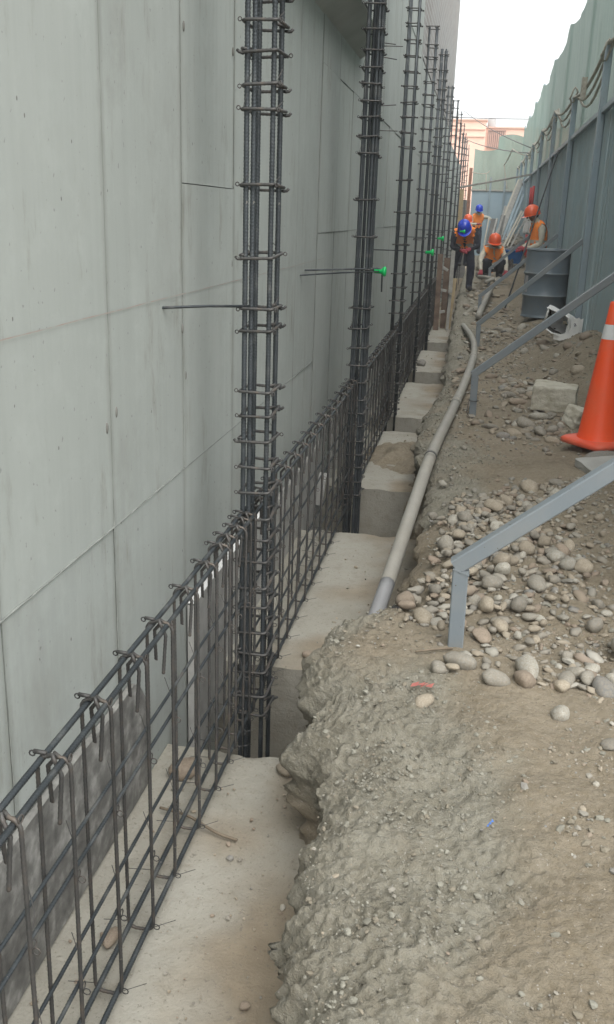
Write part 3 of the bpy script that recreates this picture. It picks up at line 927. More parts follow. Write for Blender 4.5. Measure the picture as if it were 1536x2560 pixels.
# dowels out of the wall, with green caps
def dowel(y, z, x1, cap, label, hook=False, twin=False, dy=.0):
    o = thing('wall_dowel', label, 'rebar dowel', (WX, y, z), group='steel dowels sticking out of the wall')
    b = MB(); b.tube([(WX - .02, y - dy, z), ((WX + x1) / 2, y - dy / 2, z + .002), (x1, y, z - .004)], .0044, 8); b.obj('rod', M['rebar'], o, True)
    if twin:
        b = MB(); pts = [(WX - .02, y + .06 - dy * .9, z + .02), (-.62, y + .06, z + .01)] + ([(-.598, y + .06, z + .005), (-.585, y + .06, z - .02), (-.583, y + .06, z - .13)] if hook else [])
        b.tube(pts, .0052, 8); b.obj('hooked_rod', M['rebar'], o, True)
    if cap:
        b = MB(); R_ = rotm(0, math.pi / 2, 0)
        prof = [(.0, -.03), (.012, -.03), (.013, .012), (.024, .022), (.030, .030), (.030, .038), (.022, .044), (0, .046)]
        bb = MB(); bb.lathe(prof, 14)
        v = bb.v[0] @ R_.T + np.array((x1 - .004, y, z - .004)); b.add(v, bb.f)
        b.obj('cap', M['green'], o, True)
dowel(3.05, 1.105, -.72, False, 'bare steel dowel pointing left out of the first column', dy=.245)
dowel(5.9, 1.073, -.595, True, 'largest green capped dowel with a hooked rod at the second column', True, True, .78)
dowel(8.72, 1.098, -.445, True, 'green capped dowel through the third column')
dowel(11.4, 1.163, -.465, True, 'green capped dowel next to the fourth column')
dowel(14.2, 1.21, -.275, True, 'long green capped dowel in front of the bending worker blue helmet')

# ================================================================ braces and fence
FX = 1.20
POSTY = [3.0, 6.96, 11.12, 14.85, 18.95, 22.9, 26.9, 30.8, 34.8, 38.6]
fence = thing('site_fence', 'long grey corrugated metal fence with green shade net above', 'fence', (FX, 0, 0))
RAILZ = 2.52
for i, y in enumerate(POSTY):
    pz = {11.12: 3.15, 14.85: 3.05}.get(y, 3.27)
    b = MB(); b.bar((FX - .055, y, -.2), (FX - .055, y, pz), .075, .095, up=(0, 1, 0)); b.obj('post', M['post'], fence, True)
    b = MB(); b.tube([(FX + .085, y + .1, -.1), (FX + .085, y + .1, 4.74)], .022, 8); b.obj('net_pole', M['post'], fence, True)
for y0, y1 in zip(POSTY[:-1], POSTY[1:]):
    b = MB(); b.bar((FX - .045, y0 + .05, RAILZ), (FX - .045, y1 - .05, RAILZ), .05, .06); b.obj('rail', M['post'], fence, True)
    yy = y0; kk = 0
    while yy < y1 - .1:
        y2 = min(yy + .94, y1)
        kind = (kk + int(y0)) % 2
        prof = [(FX, yy), (FX + .016, yy + .003), (FX + .016, yy + .011), (FX, yy + .014)]
        p = yy + .016
        per = .042 if kind == 0 else .235
        while p < y2 - .004:
            if kind == 0: seq = [(0, 0), (.010, -.015), (.021, -.015), (.031, 0)]
            else: seq = [(0, 0), (.012, -.020), (.036, -.020), (.048, 0), (.14, .0), (.15, .004), (.165, .004), (.175, 0)]
            prof += [(FX + q, p + d) for d, q in seq if p + d < y2]
            p += per
        prof.append((FX, y2 - .001))
        prof = np.array(prof)
        ox = .004 if kk % 2 else -.003
        bot = np.c_[prof[:, 0] + ox, prof[:, 1], np.full(len(prof), -.1)]
        mid = np.c_[prof[:, 0] + ox + RNG.uniform(-.008, .008), prof[:, 1], np.full(len(prof), 1.2)]
        tp = np.c_[prof[:, 0] + ox, prof[:, 1], np.full(len(prof), RAILZ + RNG.uniform(-.02, .0))]
        b = MB(); b.grid(np.stack([bot, mid, tp], 0), False)
        b.obj('sheet', M['sheet'], fence, True)
        yy = y2; kk += 1
def netting(p0, p1, z0, ztop, sag, parent, inw, nx=36, nz=22, seed=0, pole1=True):
    p0 = np.array(p0, float); p1 = np.array(p1, float)
    t = np.linspace(0, 1, nx); s = np.linspace(0, 1, nz)
    T, Sg = np.meshgrid(t, s)
    ze = ztop - sag * 4 * T * (1 - T)
    zb = z0 + .0 * T
    Z = zb + (ze - zb) * Sg
    n = fbm(np.stack([T * 5, Sg * 1.3, T * 0 + seed], -1).reshape(-1, 3), 3, 300 + seed).reshape(T.shape)
    D = (.06 * n + .05 * np.sin(Sg * 3)) * np.sin(T * math.pi)
    XY = p0[None, None] + (p1 - p0)[None, None] * T[..., None] + np.array(inw)[None, None] * D[..., None]
    b = MB(); b.grid(np.concatenate([XY, Z[..., None]], -1)); b.obj('netting', M['net'], parent, True)
for i, (y0, y1) in enumerate(zip(POSTY[:-1], POSTY[1:])):
    netting((FX + .05, y0 + .1), (FX + .05, y1 + .1), RAILZ - .08, 4.74, .20, fence, (1, 0), seed=i)

# far end fence across the corridor
FY = 38.8
ff = thing('end_fence', 'pale blue panel fence with green net closing the far end of the site', 'fence', (0, FY, 0))
xs = [-.52, .18, .72, 1.24]
for x0, x1 in zip(xs[:-1], xs[1:]):
    b = MB(); b.box(((x0 + x1) / 2, FY, 1.15), (x1 - x0 - .03, .04, 2.5)); b.obj('panel', M['bluesheet'], ff, True)
b = MB(); b.box((-.765, FY + .02, .55), (.46, .03, 3.0)); b.obj('side_panel', M['ply'], ff, True)
for x in xs[1:-1]:
    b = MB(); b.bar((x, FY - .05, .0), (x, FY - .05, 2.9), .07, .07, up=(0, 1, 0)); b.obj('post', M['post'], ff, True)
b = MB(); b.bar((-.55, FY - .04, 2.42), (1.2, FY - .04, 2.42), .05, .06); b.obj('rail', M['woodgrey'], ff, True)
netting((-.52, FY + .06), (.35, FY + .06), 2.36, 3.92, .07, ff, (0, 1), seed=30)
netting((.35, FY + .06), (1.30, FY + .06), 2.36, 4.35, -.10, ff, (0, 1), seed=31)
b = MB(); b.bar((-.60, FY - .5, 0), (-.60, FY - .5, 3.2), .12, .12, up=(0, 1, 0)); o = b.obj('rusty_post', M['rust'])
tag(o, 'rust red steel post at the left end of the far fence', 'post')

def brace(xf, y, zf, corner_z, xt, zt, label, yt=None):
    yt = y if yt is None else yt
    o = thing('fence_brace', label, 'brace', (xf, y, zf), group='grey steel braces propping the fence')
    w = .052
    b = MB(); b.bar((xf, y, zf - .12), (xf - .006, y, corner_z), w, w, up=(0, 1, 0), ch=.004); b.obj('stub_post', M['brace'], o, True)
    b = MB(); b.bar((xf - .024, y, corner_z + .008), (xt, yt, zt), w, w, ch=.004); b.obj('strut', M['brace'], o, True)
    b = MB(); b.box((xf - .004, y, corner_z - .004), (w + .004, w + .004, .006), rotm(0, .35, 0)); b.obj('weld_seam', M['brace'], o, True)
    return o
brace(.03, 2.93, ground_z(.03, 2.93), .30, FX - .09, 1.19, 'nearest grey steel brace standing in the pile of cobbles')
brace(.045, 6.94, ground_z(.045, 6.94), .30, FX - .09, 1.19, 'second grey steel brace rising above the orange cone')
brace(.06, 11.12, ground_z(.06, 11.12), .22, FX - .09, 1.20, 'third grey steel brace crossing in front of the drum')
brace(.065, 14.83, ground_z(.065, 14.83), .25, FX - .09, 1.20, 'fourth grey steel brace passing behind the drum')
brace(.22, 18.95, ground_z(.22, 18.95), .45, FX - .09, 1.30, 'faint far steel brace behind the standing worker')
b = MB(); ring(b, (.045, 6.94, .12), .036, .003, 2, 14, 5); b.tube([(.01, 6.9, .12), (.0, 6.88, .04), (.03, 6.86, .0), (.08, 6.85, .01)], .003, 5)
tag(b.obj('binding_wire', M['wire']), 'thin loop of wire tied round the second brace foot', 'wire')

# rope / cable bundle on the post tops
def rope_path(pts, sag, n=8):
    out = []
    for a, c in zip(pts[:-1], pts[1:]):
        a = np.array(a); c = np.array(c)
        for t in np.linspace(0, 1, n, endpoint=False):
            p = a + (c - a) * t; p[2] -= sag * 4 * t * (1 - t); out.append(p)
    out.append(np.array(pts[-1])); return np.array(out)
rp = thing('cable_bundle', 'dusty cable bundle looping along the fence post tops', 'cable', (FX, 10, 3.2))
for k in range(3):
    pts = [(FX - .07 + .03 * k, y, {11.12: 3.15, 14.85: 3.05}.get(y, 3.27) + .02 + .02 * k) for y in [7] + POSTY[2:]]
    b = MB(); b.tube(rope_path(pts, .13 + .12 * k), .016 if k else .020, 6); b.obj('strand', M['rope'], rp, True)
for y in POSTY[2:8]:
    b = MB(); a = np.linspace(0, 2 * math.pi, 14)
    b.tube(np.stack([FX - .09 + .05 * np.cos(a), y - .02 + .22 * np.sin(a) * (RNG.uniform(.4, 1)) * (1 + .3 * np.cos(2 * a)) - .12, 3.08 + .075 * np.cos(a + 1) + .03 * np.sin(3 * a)], -1), .013, 5); b.obj('loop', M['rope'], rp, True)
b = MB(); b.box((0, 0, 0), (.06, .12, .24), rotm(.1, 0, 0)); o = b.obj('junction_box', M['rope']); o.location = (FX - .11, 13.0, 2.97)
tag(o, 'small brown box hanging from the cables near a post', 'box')
b = MB(); b.tube(rope_path([(FX + .04, 31, 3.25), (.75, 33, 3.55), (.62, 38.6, 3.35)], .05), .02, 5); b.tube(rope_path([(.62, 38.55, 3.35), (.75, 38.5, 2.75), (.8, 38.4, 2.5)], .02), .02, 5)
tag(b.obj('hanging_cable', M['rope']), 'pale cable drooping from the net at the far corner', 'cable')
b = MB(); b.tube(rope_path([(-.55, 38.2, 3.05), (-.05, 38.4, 3.02), (.1, 38.4, 3.12)], .03), .018, 5); b.tube([(-.02, 38.4, 3.0), (.0, 38.4, 2.7), (.06, 38.35, 2.35)], .018, 5)
tag(b.obj('hanging_cable', M['rope']), 'pale cable hanging straight down before the end fence net', 'cable')
b = MB(); b.bar((-.75, 26, 2.12), (1.13, 26.0, 2.5), .045, .045); o = b.obj('cross_bar', M['woodgrey']); tag(o, 'long thin bar spanning the corridor from rebar to fence', 'bar')
# overhead wires
for i, (a, c, r, lab) in enumerate([((-4, 55, 6.6), (6, 55, 6.6), .02, 'nearly level overhead wire above the peach house'),
                           ((-1.4, 52, 6.55), (1.2, 30, 3.4), .014, 'thin overhead wire slanting steeply down to the fence'),
                           ((-1.3, 52, 5.25), (1.2, 30, 3.25), .016, 'lower overhead wire crossing the peach house window')]):
    b = MB(); b.tube(rope_path([a, c], .12, 12), r, 5); tag(b.obj('overhead_wire', M['tape']), lab, 'wire', 'overhead wires by the peach house')

# ================================================================ far peach house
ho = thing('peach_house', 'flat roofed peach coloured house beyond the end fence', 'house', (0, 60, 0))
b = MB(); b.box((-3.5, 64, 3.4), (6.5, 8, 6.9)); b.obj('wall', M['peach'], ho, True)
b = MB(); b.box((4.75, 64.2, 3.2), (9.98, 8, 6.55)); b.obj('wall', M['peach'], ho, True)
b = MB(); b.box((-3.5, 60.5, 6.86), (6.6, 1.2, .08)); b.obj('coping', M['peachtrim'], ho, True)
b = MB(); b.box((4.75, 60.7, 6.48), (10.0, 1.2, .07)); b.obj('coping', M['peachtrim'], ho, True)
for z in (6.35, 5.95):
    b = MB(); b.box((-3.5, 59.97, z), (6.4, .08, .05)); b.obj('band', M['peachtrim'], ho, True)
wi = MB(); wi.box((.38, 60.14, 5.84), (1.0, .12, .90)); w_o = wi.obj('window', M['lattice'], ho, True)
for i in range(9):
    b = MB(); b.box((-.07 + .1125 * i, 60.06, 5.84), (.03, .05, .9)); p = b.mesh('bar', M['peachtrim'], (0, 60, 0)); put('bar', p, w_o)
b = MB()
for zz in (5.39, 6.29): b.box((.38, 60.05, zz), (1.06, .07, .05))
p = b.mesh('frame', M['lattice'], (0, 60, 0)); put('frame', p, w_o)
b = MB(); b.lathe([(0, 0), (.22, 0), (.24, .05), (.24, .62), (.20, .70), (0, .72)], 14, (.05, 61.5, 6.42)); tag(b.obj('water_tank', M['tank']), 'grey water tank on the peach house roof', 'water tank')
b = MB(); b.box((1.62, 60.5, 6.62), (.4, .3, .16)); b.box((1.5, 60.5, 6.5), (.12, .12, .3)); tag(b.obj('rooftop_unit', M['whitepaint']), 'small white unit on the roof edge of the peach house', 'roof unit')

# ================================================================ drum, sack, cone, block, pipe
DX, DY, DZ = .90, 13.25, .155
dr = thing('steel_drum', 'blue grey steel drum standing by the fence', 'drum', (DX, DY, DZ))
R0 = .285
prof = [(0, .865), (R0 - .02, .865), (R0 - .012, .868), (R0 - .004, .884), (R0 + .006, .886), (R0 + .010, .876), (R0 + .006, .862), (R0, .85)]
for z in (.845, .80, .775, .75):
    prof.append((R0 + (.006 if z in (.80, .75) else 0), z))
for zc in (.575, .29):
    prof += [(R0, zc + .03), (R0 + .012, zc + .016), (R0 + .015, zc), (R0 + .012, zc - .016), (R0, zc - .03)]
prof += [(R0, .05), (R0 + .002, .022), (R0 + .010, .014), (R0 + .010, .002), (R0, 0), (0, 0)]
b = MB(); b.lathe(prof[::-1], 48); b.obj('shell', M['drum'], dr)
for zc in (.575, .29, .872):
    b = MB(); rr_ = R0 + (.008 if zc < .8 else .0); a = np.linspace(0, 2 * math.pi, 48, endpoint=False)
    b.tube(np.stack([rr_ * np.cos(a), rr_ * np.sin(a), np.full(48, zc)], -1), .0115, 8, closed=True); b.obj('hoop', M['drumhoop'], dr)
b = MB(); a = np.linspace(math.radians(196), math.radians(212), 6)
b.grid(np.stack([np.stack([(R0 + .0025) * np.cos(a), (R0 + .0025) * np.sin(a), np.full(6, z)], -1) for z in (.33, .54)], 0)); b.obj('sticker', M['drumlabel'], dr)
b = MB(); b.lathe([(0, .0), (.03, 0), (.03, .02), (0, .022)], 12, (.1, .1, .866)); b.obj('bung', M['drum'], dr)

cx_, cy_, cz_ = .82, 5.95, ground_z(.82, 5.95) + .02
cn = thing('traffic_cone', 'tall orange traffic cone with one white band', 'traffic cone', (cx_, cy_, cz_), (0, .0, math.radians(40)))
b = MB()
hs_ = .175; sq = []
pr = [(hs_ - .02, 0), (hs_, .006), (hs_, .03), (hs_ - .012, .04), (.12, .046)]
V = []
nq = 40
for r, z in pr:
    for k in range(nq):
        a = 2 * math.pi * k / nq; c, s_ = math.cos(a), math.sin(a)
        p_ = 7.0
        f_ = 1 / (abs(c) ** p_ + abs(s_) ** p_) ** (1 / p_)
        f_ = f_ * (r / 1.0) if r > .13 else r
        V.append((c * f_, s_ * f_, z))
fc = [(i * nq + k, i * nq + (k + 1) % nq, (i + 1) * nq + (k + 1) % nq, (i + 1) * nq + k) for i in range(len(pr) - 1) for k in range(nq)]
b.add(V, fc + [tuple(range(nq))[::-1]], True); b.obj('base', M['coneb'], cn)
zc0, zt0, rb, rt = .04, .875, .126, .028
def cr(z): return rb + (rt - rb) * (z - zc0) / (zt0 - zc0)
b = MB(); b.lathe([(cr(zc0) + .006, zc0), (cr(.06), .06), (cr(.3), .3), (cr(.655), .655)], 36); b.obj('lower_body', M['coneo'], cn)
b = MB(); b.lathe([(cr(.655) + .0012, .655), (cr(.742) + .0012, .742)], 36); b.obj('band', M['conew'], cn)
b = MB(); b.lathe([(cr(.742), .742), (cr(zt0 - .01), zt0 - .01), (rt - .003, zt0), (rt - .008, zt0), (rt - .009, zt0 - .08)], 36); b.obj('upper_body', M['coneo'], cn)

# cut stone block
def rough_block(name, c, d, rot, mat, label, cat, seed, amp=.016, n=19):
    b = MB()
    a = np.linspace(-.5, .5, n)
    U, V_ = np.meshgrid(a, a)
    for ax in range(3):
        for s in (-1, 1):
            P = np.zeros((n, n, 3)); i, j = [k for k in range(3) if k != ax]
            P[..., ax] = s * .5; P[..., i] = U; P[..., j] = V_ if s * (1 if ax != 1 else -1) > 0 else V_
            Q = P.reshape(-1, 3)
            e = np.sort(np.abs(Q), 1)[:, 1]
            k = 1 - .035 * np.clip((e - .42) / .08, 0, 1) ** 2
            Q = Q * k[:, None]
            Q = Q * np.array(d) + amp * np.stack([fbm(P.reshape(-1, 3) * 3 + seed, 5, seed + q, .62) for q in range(3)], -1)
            G = Q.reshape(n, n, 3)
            flip = (s > 0) == (ax == 1)
            b.grid(G[:, ::-1] if flip else G)
    o = b.obj(name, mat); o.location = c; o.rotation_euler = rot
    return tag(o, label, cat)
rough_block('stone_block', (.655, 7.35, ground_z(.62, 7.3) + .10), (.33, .28, .19), (0, .03, math.radians(-8)), M['limestone'], 'pale rough cut stone block behind the traffic cone', 'stone block', 5)
rough_block('stone_block', (.78, 6.75, ground_z(.78, 6.75) + .05), (.14, .16, .14), (.2, .3, .5), M['limestone'], 'smaller half hidden pale block between cone and cut stone', 'stone block', 6)
rough_block('concrete_scrap', (.80, 5.35, ground_z(.8, 5.35) + .02), (.26, .26, .05), (.05, -.06, math.radians(20)), M['slabpiece'], 'flat grey concrete scrap at the frame edge under the cone', 'concrete scrap', 8, .006)

# torn sack with its mouth open
sk = thing('torn_sack', 'torn white sack lying open by the drum', 'sack', (.93, 10.75, .16), (0, 0, 0))
m_, n_ = 28, 14
ang = np.linspace(0, 2 * math.pi, m_, endpoint=False)
mouth = np.array([(-.155, .335), (-.07, .30), (.03, .265), (.085, .23), (.115, .14), (.10, .04), (.02, .035), (-.06, .055), (-.125, .085), (-.17, .12), (-.175, .18), (-.165, .27)])
mc = mouth.mean(0)
k = np.linspace(0, len(mouth), m_, endpoint=False)
mm = np.vstack([mouth, mouth[:1]])
mx = np.interp(k, np.arange(len(mouth) + 1), mm[:, 0]); mz = np.interp(k, np.arange(len(mouth) + 1), mm[:, 1])
def sack_layer(shrink, d0):
    rows = []
    for i in range(n_):
        t = i / (n_ - 1)
        s_ = (1 + .10 * math.sin(t * 3)) * (1 - .75 * max(0, t - .72) / .28) * shrink
        cx0 = mc[0] + (.14 * t); cz0 = mc[1] - .03 * t
        x = cx0 + (mx - mc[0]) * s_; z = cz0 + (mz - mc[1]) * s_
        y = np.full(m_, d0 + t * .34) + .03 * np.sin(ang * 3) * (1 - t)
        P = np.stack([x, y, z], -1)
        w = fbm(P * 13, 3, 71)
        P[:, 0] += .045 * w; P[:, 1] += .03 * fbm(P * 9, 3, 73); P[:, 2] += .040 * fbm(P * 11, 3, 72); P[:, 2] = np.maximum(P[:, 2], .0)
        rows.append(np.vstack([P, P[:1]]))
    return np.stack(rows, 0)
b = MB(); b.grid(sack_layer(1.0, 0)); b.obj('outer_skin', M['sack'], sk)
b = MB(); b.grid(sack_layer(.955, .012)[:, ::-1]); b.obj('lining', M['sackin'], sk)
A0 = sack_layer(1.0, 0)[0]; A1 = sack_layer(.88, .004)[0]
A2 = sack_layer(1.06, -.012)[0]
b = MB(); b.grid(np.stack([A0, A2, (A1 + A2) / 2 + np.array([-.01, -.015, .0]), A1], 0)); b.obj('folded_rim', M['sack'], sk)
b = MB(); G = np.stack([np.stack([np.linspace(-.06, .20, 8), np.full(8, -.03) + .02 * np.sin(np.arange(8)), np.full(8, z) + .008 * np.cos(np.arange(8) * 1.7)], -1) for z in (-.01, .03, .06)], 0)
b.grid(G); b.obj('flap', M['sack'], sk)
fc_ = bpy.data.curves.new('print', 'FONT'); fc_.body = 'a'; fc_.size = .07; fc_.extrude = .0005
fo = link(bpy.data.objects.new('print_tmp', fc_))
dg = bpy.context.evaluated_depsgraph_get()
pm = bpy.data.meshes.new_from_object(fo.evaluated_get(dg)); bpy.data.objects.remove(fo)
pm.materials.clear(); pm.materials.append(M['ink'])
put('print', pm, sk, (.15, -.006, .14), (math.radians(84), -.3, .2))
b = MB(); G = np.stack([np.stack([np.linspace(.10, .24, 7), .0 + .012 * np.sin(np.arange(7) * 2.1 + i), np.full(7, .03 + .05 * i) + .012 * np.cos(np.arange(7) * 2.3 + i)], -1) for i in range(5)], 0)
b.grid(G); b.obj('crumpled_side', M['sack'], sk)

# long pipe along the edge of the trench
pp = thing('plastic_pipe', 'long dusty grey plastic pipe lying along the trench edge', 'pipe', (-.2, 5.5, 0))
P_ = [(-.345, 3.42, -.33), (-.30, 3.85, -.22), (-.235, 4.75, -.06), (-.185, 5.5, .045), (-.10, 6.9, .055), (-.03, 8.2, .06), (.02, 9.6, .06), (.02, 10.6, .06), (-.02, 11.4, .06), (-.09, 12.2, .05), (-.14, 12.9, .02)]
def smooth(pts, n=12):
    pts = [np.array(p, float) for p in pts]; out = []
    for i in range(len(pts) - 1):
        p0 = pts[max(i - 1, 0)]; p1 = pts[i]; p2 = pts[i + 1]; p3 = pts[min(i + 2, len(pts) - 1)]
        for t in np.linspace(0, 1, n, endpoint=False):
            out.append(.5 * ((2 * p1) + (-p0 + p2) * t + (2 * p0 - 5 * p1 + 4 * p2 - p3) * t ** 2 + (-p0 + 3 * p1 - 3 * p2 + p3) * t ** 3))
    out.append(pts[-1]); return np.array(out)
SP = smooth(P_)
def cut(a, b_): return SP[(SP[:, 1] >= a) & (SP[:, 1] <= b_)]
for a, c, mt, r in ((3.3, 3.98, 'pvcclean', .0345), (3.92, 5.45, 'pvc', .035), (5.4, 7.2, 'pvc', .0345), (7.1, 9.7, 'pvc', .035), (9.6, 13, 'pvc', .0345)):
    b = MB(); b.tube(cut(a, c), r, 18); b.obj('segment', M[mt], pp, True)
for y in (7.14, 9.65):
    q = cut(y - .10, y + .10) if y > 6 else cut(y - .08, y + .08)
    b = MB(); b.tube(q, .0385, 18); b.obj('coupling', M['pvc'], pp, True)
b = MB(); q = cut(5.4, 5.7)[:2]; b.tube(np.array([q[0] + (q[1] - q[0]) * t for t in (.2, .5)]), .0375, 14); b.obj('tape_wrap', M['tape'], pp, True)
for (a, c, r, lab) in (((.05, 13.9, .06), (.26, 17.6, .22), .045, 'short pale pipe lying past the fourth brace'),
                       ((.02, 19.2, .30), (.36, 18.5, .28), .04, 'pale pipe on the ground before the crouching worker'),
                       ((.15, 18.2, .27), (.42, 18.9, .29), .035, 'thin pale pipe crossing another before the crouching worker')):
    b = MB(); b.tube(smooth([a, ((a[0] + c[0]) / 2, (a[1] + c[1]) / 2, (a[2] + c[2]) / 2 + .02), c]), r, 12)
    tag(b.obj('plastic_pipe', M['pvc']), lab, 'pipe')

# small litter
b = MB()
for i in range(4):
    t = i * .035
    t = (0, .018, .03, .045)[i]; b.add(np.array([(-.10 + t, 2.60 + .012 * (i % 2), 0), (-.08 + t, 2.59 + .01 * (i % 3), .010), (-.072 + t, 2.61, .016), (-.095 + t, 2.615, .004)]) + np.array((0, 0, ground_z(-.06, 2.6) + .008)), [(0, 1, 2, 3)], False)
tag(b.obj('plastic_scrap', M['redscrap']), 'faded red plastic scraps on the bare soil', 'scrap')
b = MB()
for i in range(3):
    b.add(np.array([(.13 + .005 * i, 1.965, 0), (.136 + .006 * i, 1.963, .004), (.134 + .005 * i, 1.973, .005)]) + np.array((0, .01 * i, ground_z(.14, 1.97) + .006)), [(0, 1, 2)], False)
tag(b.obj('plastic_scrap', M['bluescrap']), 'tiny bright blue plastic scrap on grey mortar', 'scrap')
b = MB(); b.add([(-.30, 3.38, -.13), (-.13, 3.42, -.07), (-.14, 3.75, -.10), (-.24, 3.62, -.26), (-.32, 3.5, -.28)], [(0, 1, 2), (0, 2, 3), (0, 3, 4)], False)  # near-black sheet stands in for the dark of the hole under the pipe
tag(b.obj('dark_sheet', M['holedark']), 'dark sheet standing in for the hole under the pipe end', 'dark sheet')
b = MB(); b.tube(smooth([(-.84, 2.40, -.388), (-.74, 2.37, -.382), (-.64, 2.325, -.392), (-.57, 2.31, -.398)]), .0045, 6); tag(b.obj('stick', M['stick']), 'thin brown stick under the nearest rebar beam', 'stick')
b = MB(); b.tube(smooth([(-.10, 2.83, ground_z(-.1, 2.83) + .006), (-.03, 2.86, ground_z(-.03, 2.86) + .012), (.02, 2.88, ground_z(.02, 2.88) + .01)]), .004, 5); tag(b.obj('twig', M['stick']), 'dry root lying against the nearest brace foot', 'twig')

# ================================================================ formwork boards and planks
def plank(name, a, c, w, t, mat, label, group, up=(0, 1, 0)):
    b = MB(); b.bar(a, c, w, t, up=up, ch=.004); return tag(b.obj(name, mat), label, 'plank', group)
FG = 'timber formwork boards standing in the trench'
plank('formwork_board', (-.43, 16.0, .20), (-.43, 16.0, .88), .065, .03, M['woodgrey'], 'grey weathered board standing in front of the bending worker', FG)
plank('formwork_board', (-.625, 16.0, -.42), (-.632, 16.0, .82), .085, .04, M['woodbrown'], 'dark brown board nearest the rebar beam', FG)
plank('formwork_board', (-.52, 16.35, -.42), (-.53, 16.35, .75), .10, .03, M['woodbrown'], 'brown board set back between the grey and dark boards', FG)
plank('formwork_board', (-.44, 16.3, -.42), (-.39, 16.4, .42), .09, .05, M['woodyellow'], 'short yellowish board at the foot of the grey one', FG)
plank('formwork_board', (-.44, 16.08, -.42), (-.43, 16.08, .18), .05, .04, M['woodgrey'], 'short grey stub board below the weathered one', FG)
plank('formwork_board', (-.60, 26.0, .4), (-.60, 26.0, 2.1), .12, .03, M['woodyellow'], 'upright yellow board among the far rebar columns', FG)
for i in range(3):
    b = MB(); b.bar((-.595, 16.05, -.12 + .37 * i), (-.50, 16.07, -.10 + .33 * i), .05, .045); tag(b.obj('formwork_cleat', M['woodgrey']), ['lowest pale timber cleat across the formwork boards', 'middle pale timber cleat across the formwork boards', 'topmost pale timber cleat across the formwork boards'][i], 'cleat', 'timber cleats on the formwork')
PG = 'timbers and profiles leaning on the far fence'
cols = ['pale', 'grey', 'steel']
pl = [(.25, 30.5, 1.05, 33.2, 2.62, .07, 'woodpale', 'pale long timber leaning highest against the far fence'),
      (.36, 30.2, 1.10, 32.8, 2.62, .09, 'woodgrey', 'wide grey timber leaning beside the tallest pale one'),
      (.44, 29.9, 1.12, 32.4, 2.6, .11, 'woodgrey', 'broad weathered board leaning against the far fence'),
      (.56, 28.8, 1.12, 31.2, 2.35, .05, 'post', 'blue grey steel profile leaning among the timbers'),
      (.64, 28.2, 1.13, 30.0, 2.1, .05, 'post', 'second steel profile leaning right of the boards'),
      (.48, 26.0, 1.05, 28.2, 1.62, .05, 'woodpale', 'short creamy batten leaning low in the debris'),
      (.57, 25.6, 1.08, 27.6, 1.60, .04, 'woodpale', 'thin creamy batten right of the short one'),
      (.62, 25.0, 1.10, 26.6, 1.40, .04, 'woodgrey', 'thin grey batten lowest in the leaning debris'),
      (.02, 28.0, .18, 29.4, 1.45, .04, 'woodpale', 'light batten along the edge of the dark plywood'),
      (.16, 27.6, .40, 29.0, 1.40, .05, 'woodgrey', 'grey batten leaning between plywood and timbers'),
      (.30, 27.2, .62, 29.5, 1.75, .06, 'woodgrey', 'stout grey timber leaning behind the crouching worker'),
      (.22, 27.0, 1.0, 28.0, 1.25, .07, 'post', 'low steel profile slanting across the debris')]
for (x0, y0, x1, y1, z1, w, mt, lab) in pl:
    plank('leaning_timber', (x0, y0, float(base_z(x0, y0)) + .0), (x1, y1, z1), w, w * .6, M[mt], lab, PG, up=(0, -1, .3))
for (x0, x1, y0, z0, z1, lab) in ((.08, .28, 28.6, .3, 1.40, 'dark grey plywood sheet leaning in the debris'), (.36, .50, 29.4, .4, 1.5, 'narrow dark plywood offcut behind the grey batten')):
    b = MB(); sh = .16
    v = [(x0, y0, z0), (x1, y0, z0), (x1 + sh, y0 + .5, z1), (x0 + sh, y0 + .5, z1)]
    v2 = [(p[0], p[1] + .02, p[2]) for p in v]
    b.add(v + v2, [(0, 1, 2, 3), (7, 6, 5, 4), (0, 4, 5, 1), (1, 5, 6, 2), (2, 6, 7, 3), (3, 7, 4, 0)], False)
    tag(b.obj('plywood_sheet', M['ply']), lab, 'plywood', 'plywood leaning in the debris')
b = MB(); b.tube([(.44, 14.7, .12), (1.13, 16.9, 2.50)], .012, 6); tag(b.obj('leaning_rod', M['rebar']), 'thin dark steel rod leaning from behind the drum to the fence', 'rod')
for i, (y, lab) in enumerate(((23.6, 'red and white striped pole against the fence nearer the camera'), (24.8, 'red and white striped pole against the fence farther away'))):
    o = thing('marker_pole', lab, 'pole', (FX - .10, y, .3), group='striped poles against the fence')
    for j in range(2):
        b = MB(); b.tube([(FX - .10, y, 1.05 + .55 * j + .55), (FX - .10, y, 1.05 + .55 * j)], .028, 8); b.obj('red_section' if j else 'white_section', M['redpaint'] if j else M['whitepaint'], o, True)
    b = MB(); b.tube([(FX - .10, y, .3), (FX - .10, y, 1.05)], .028, 8); b.obj('red_section', M['redpaint'], o, True)
rough_block('white_bag', (.93, 20.6, 1.38), (.14, .1, .5), (.1, .1, .2), M['foam'], 'white plastic bag hanging on the fence behind the standing worker', 'bag', 17, .03)

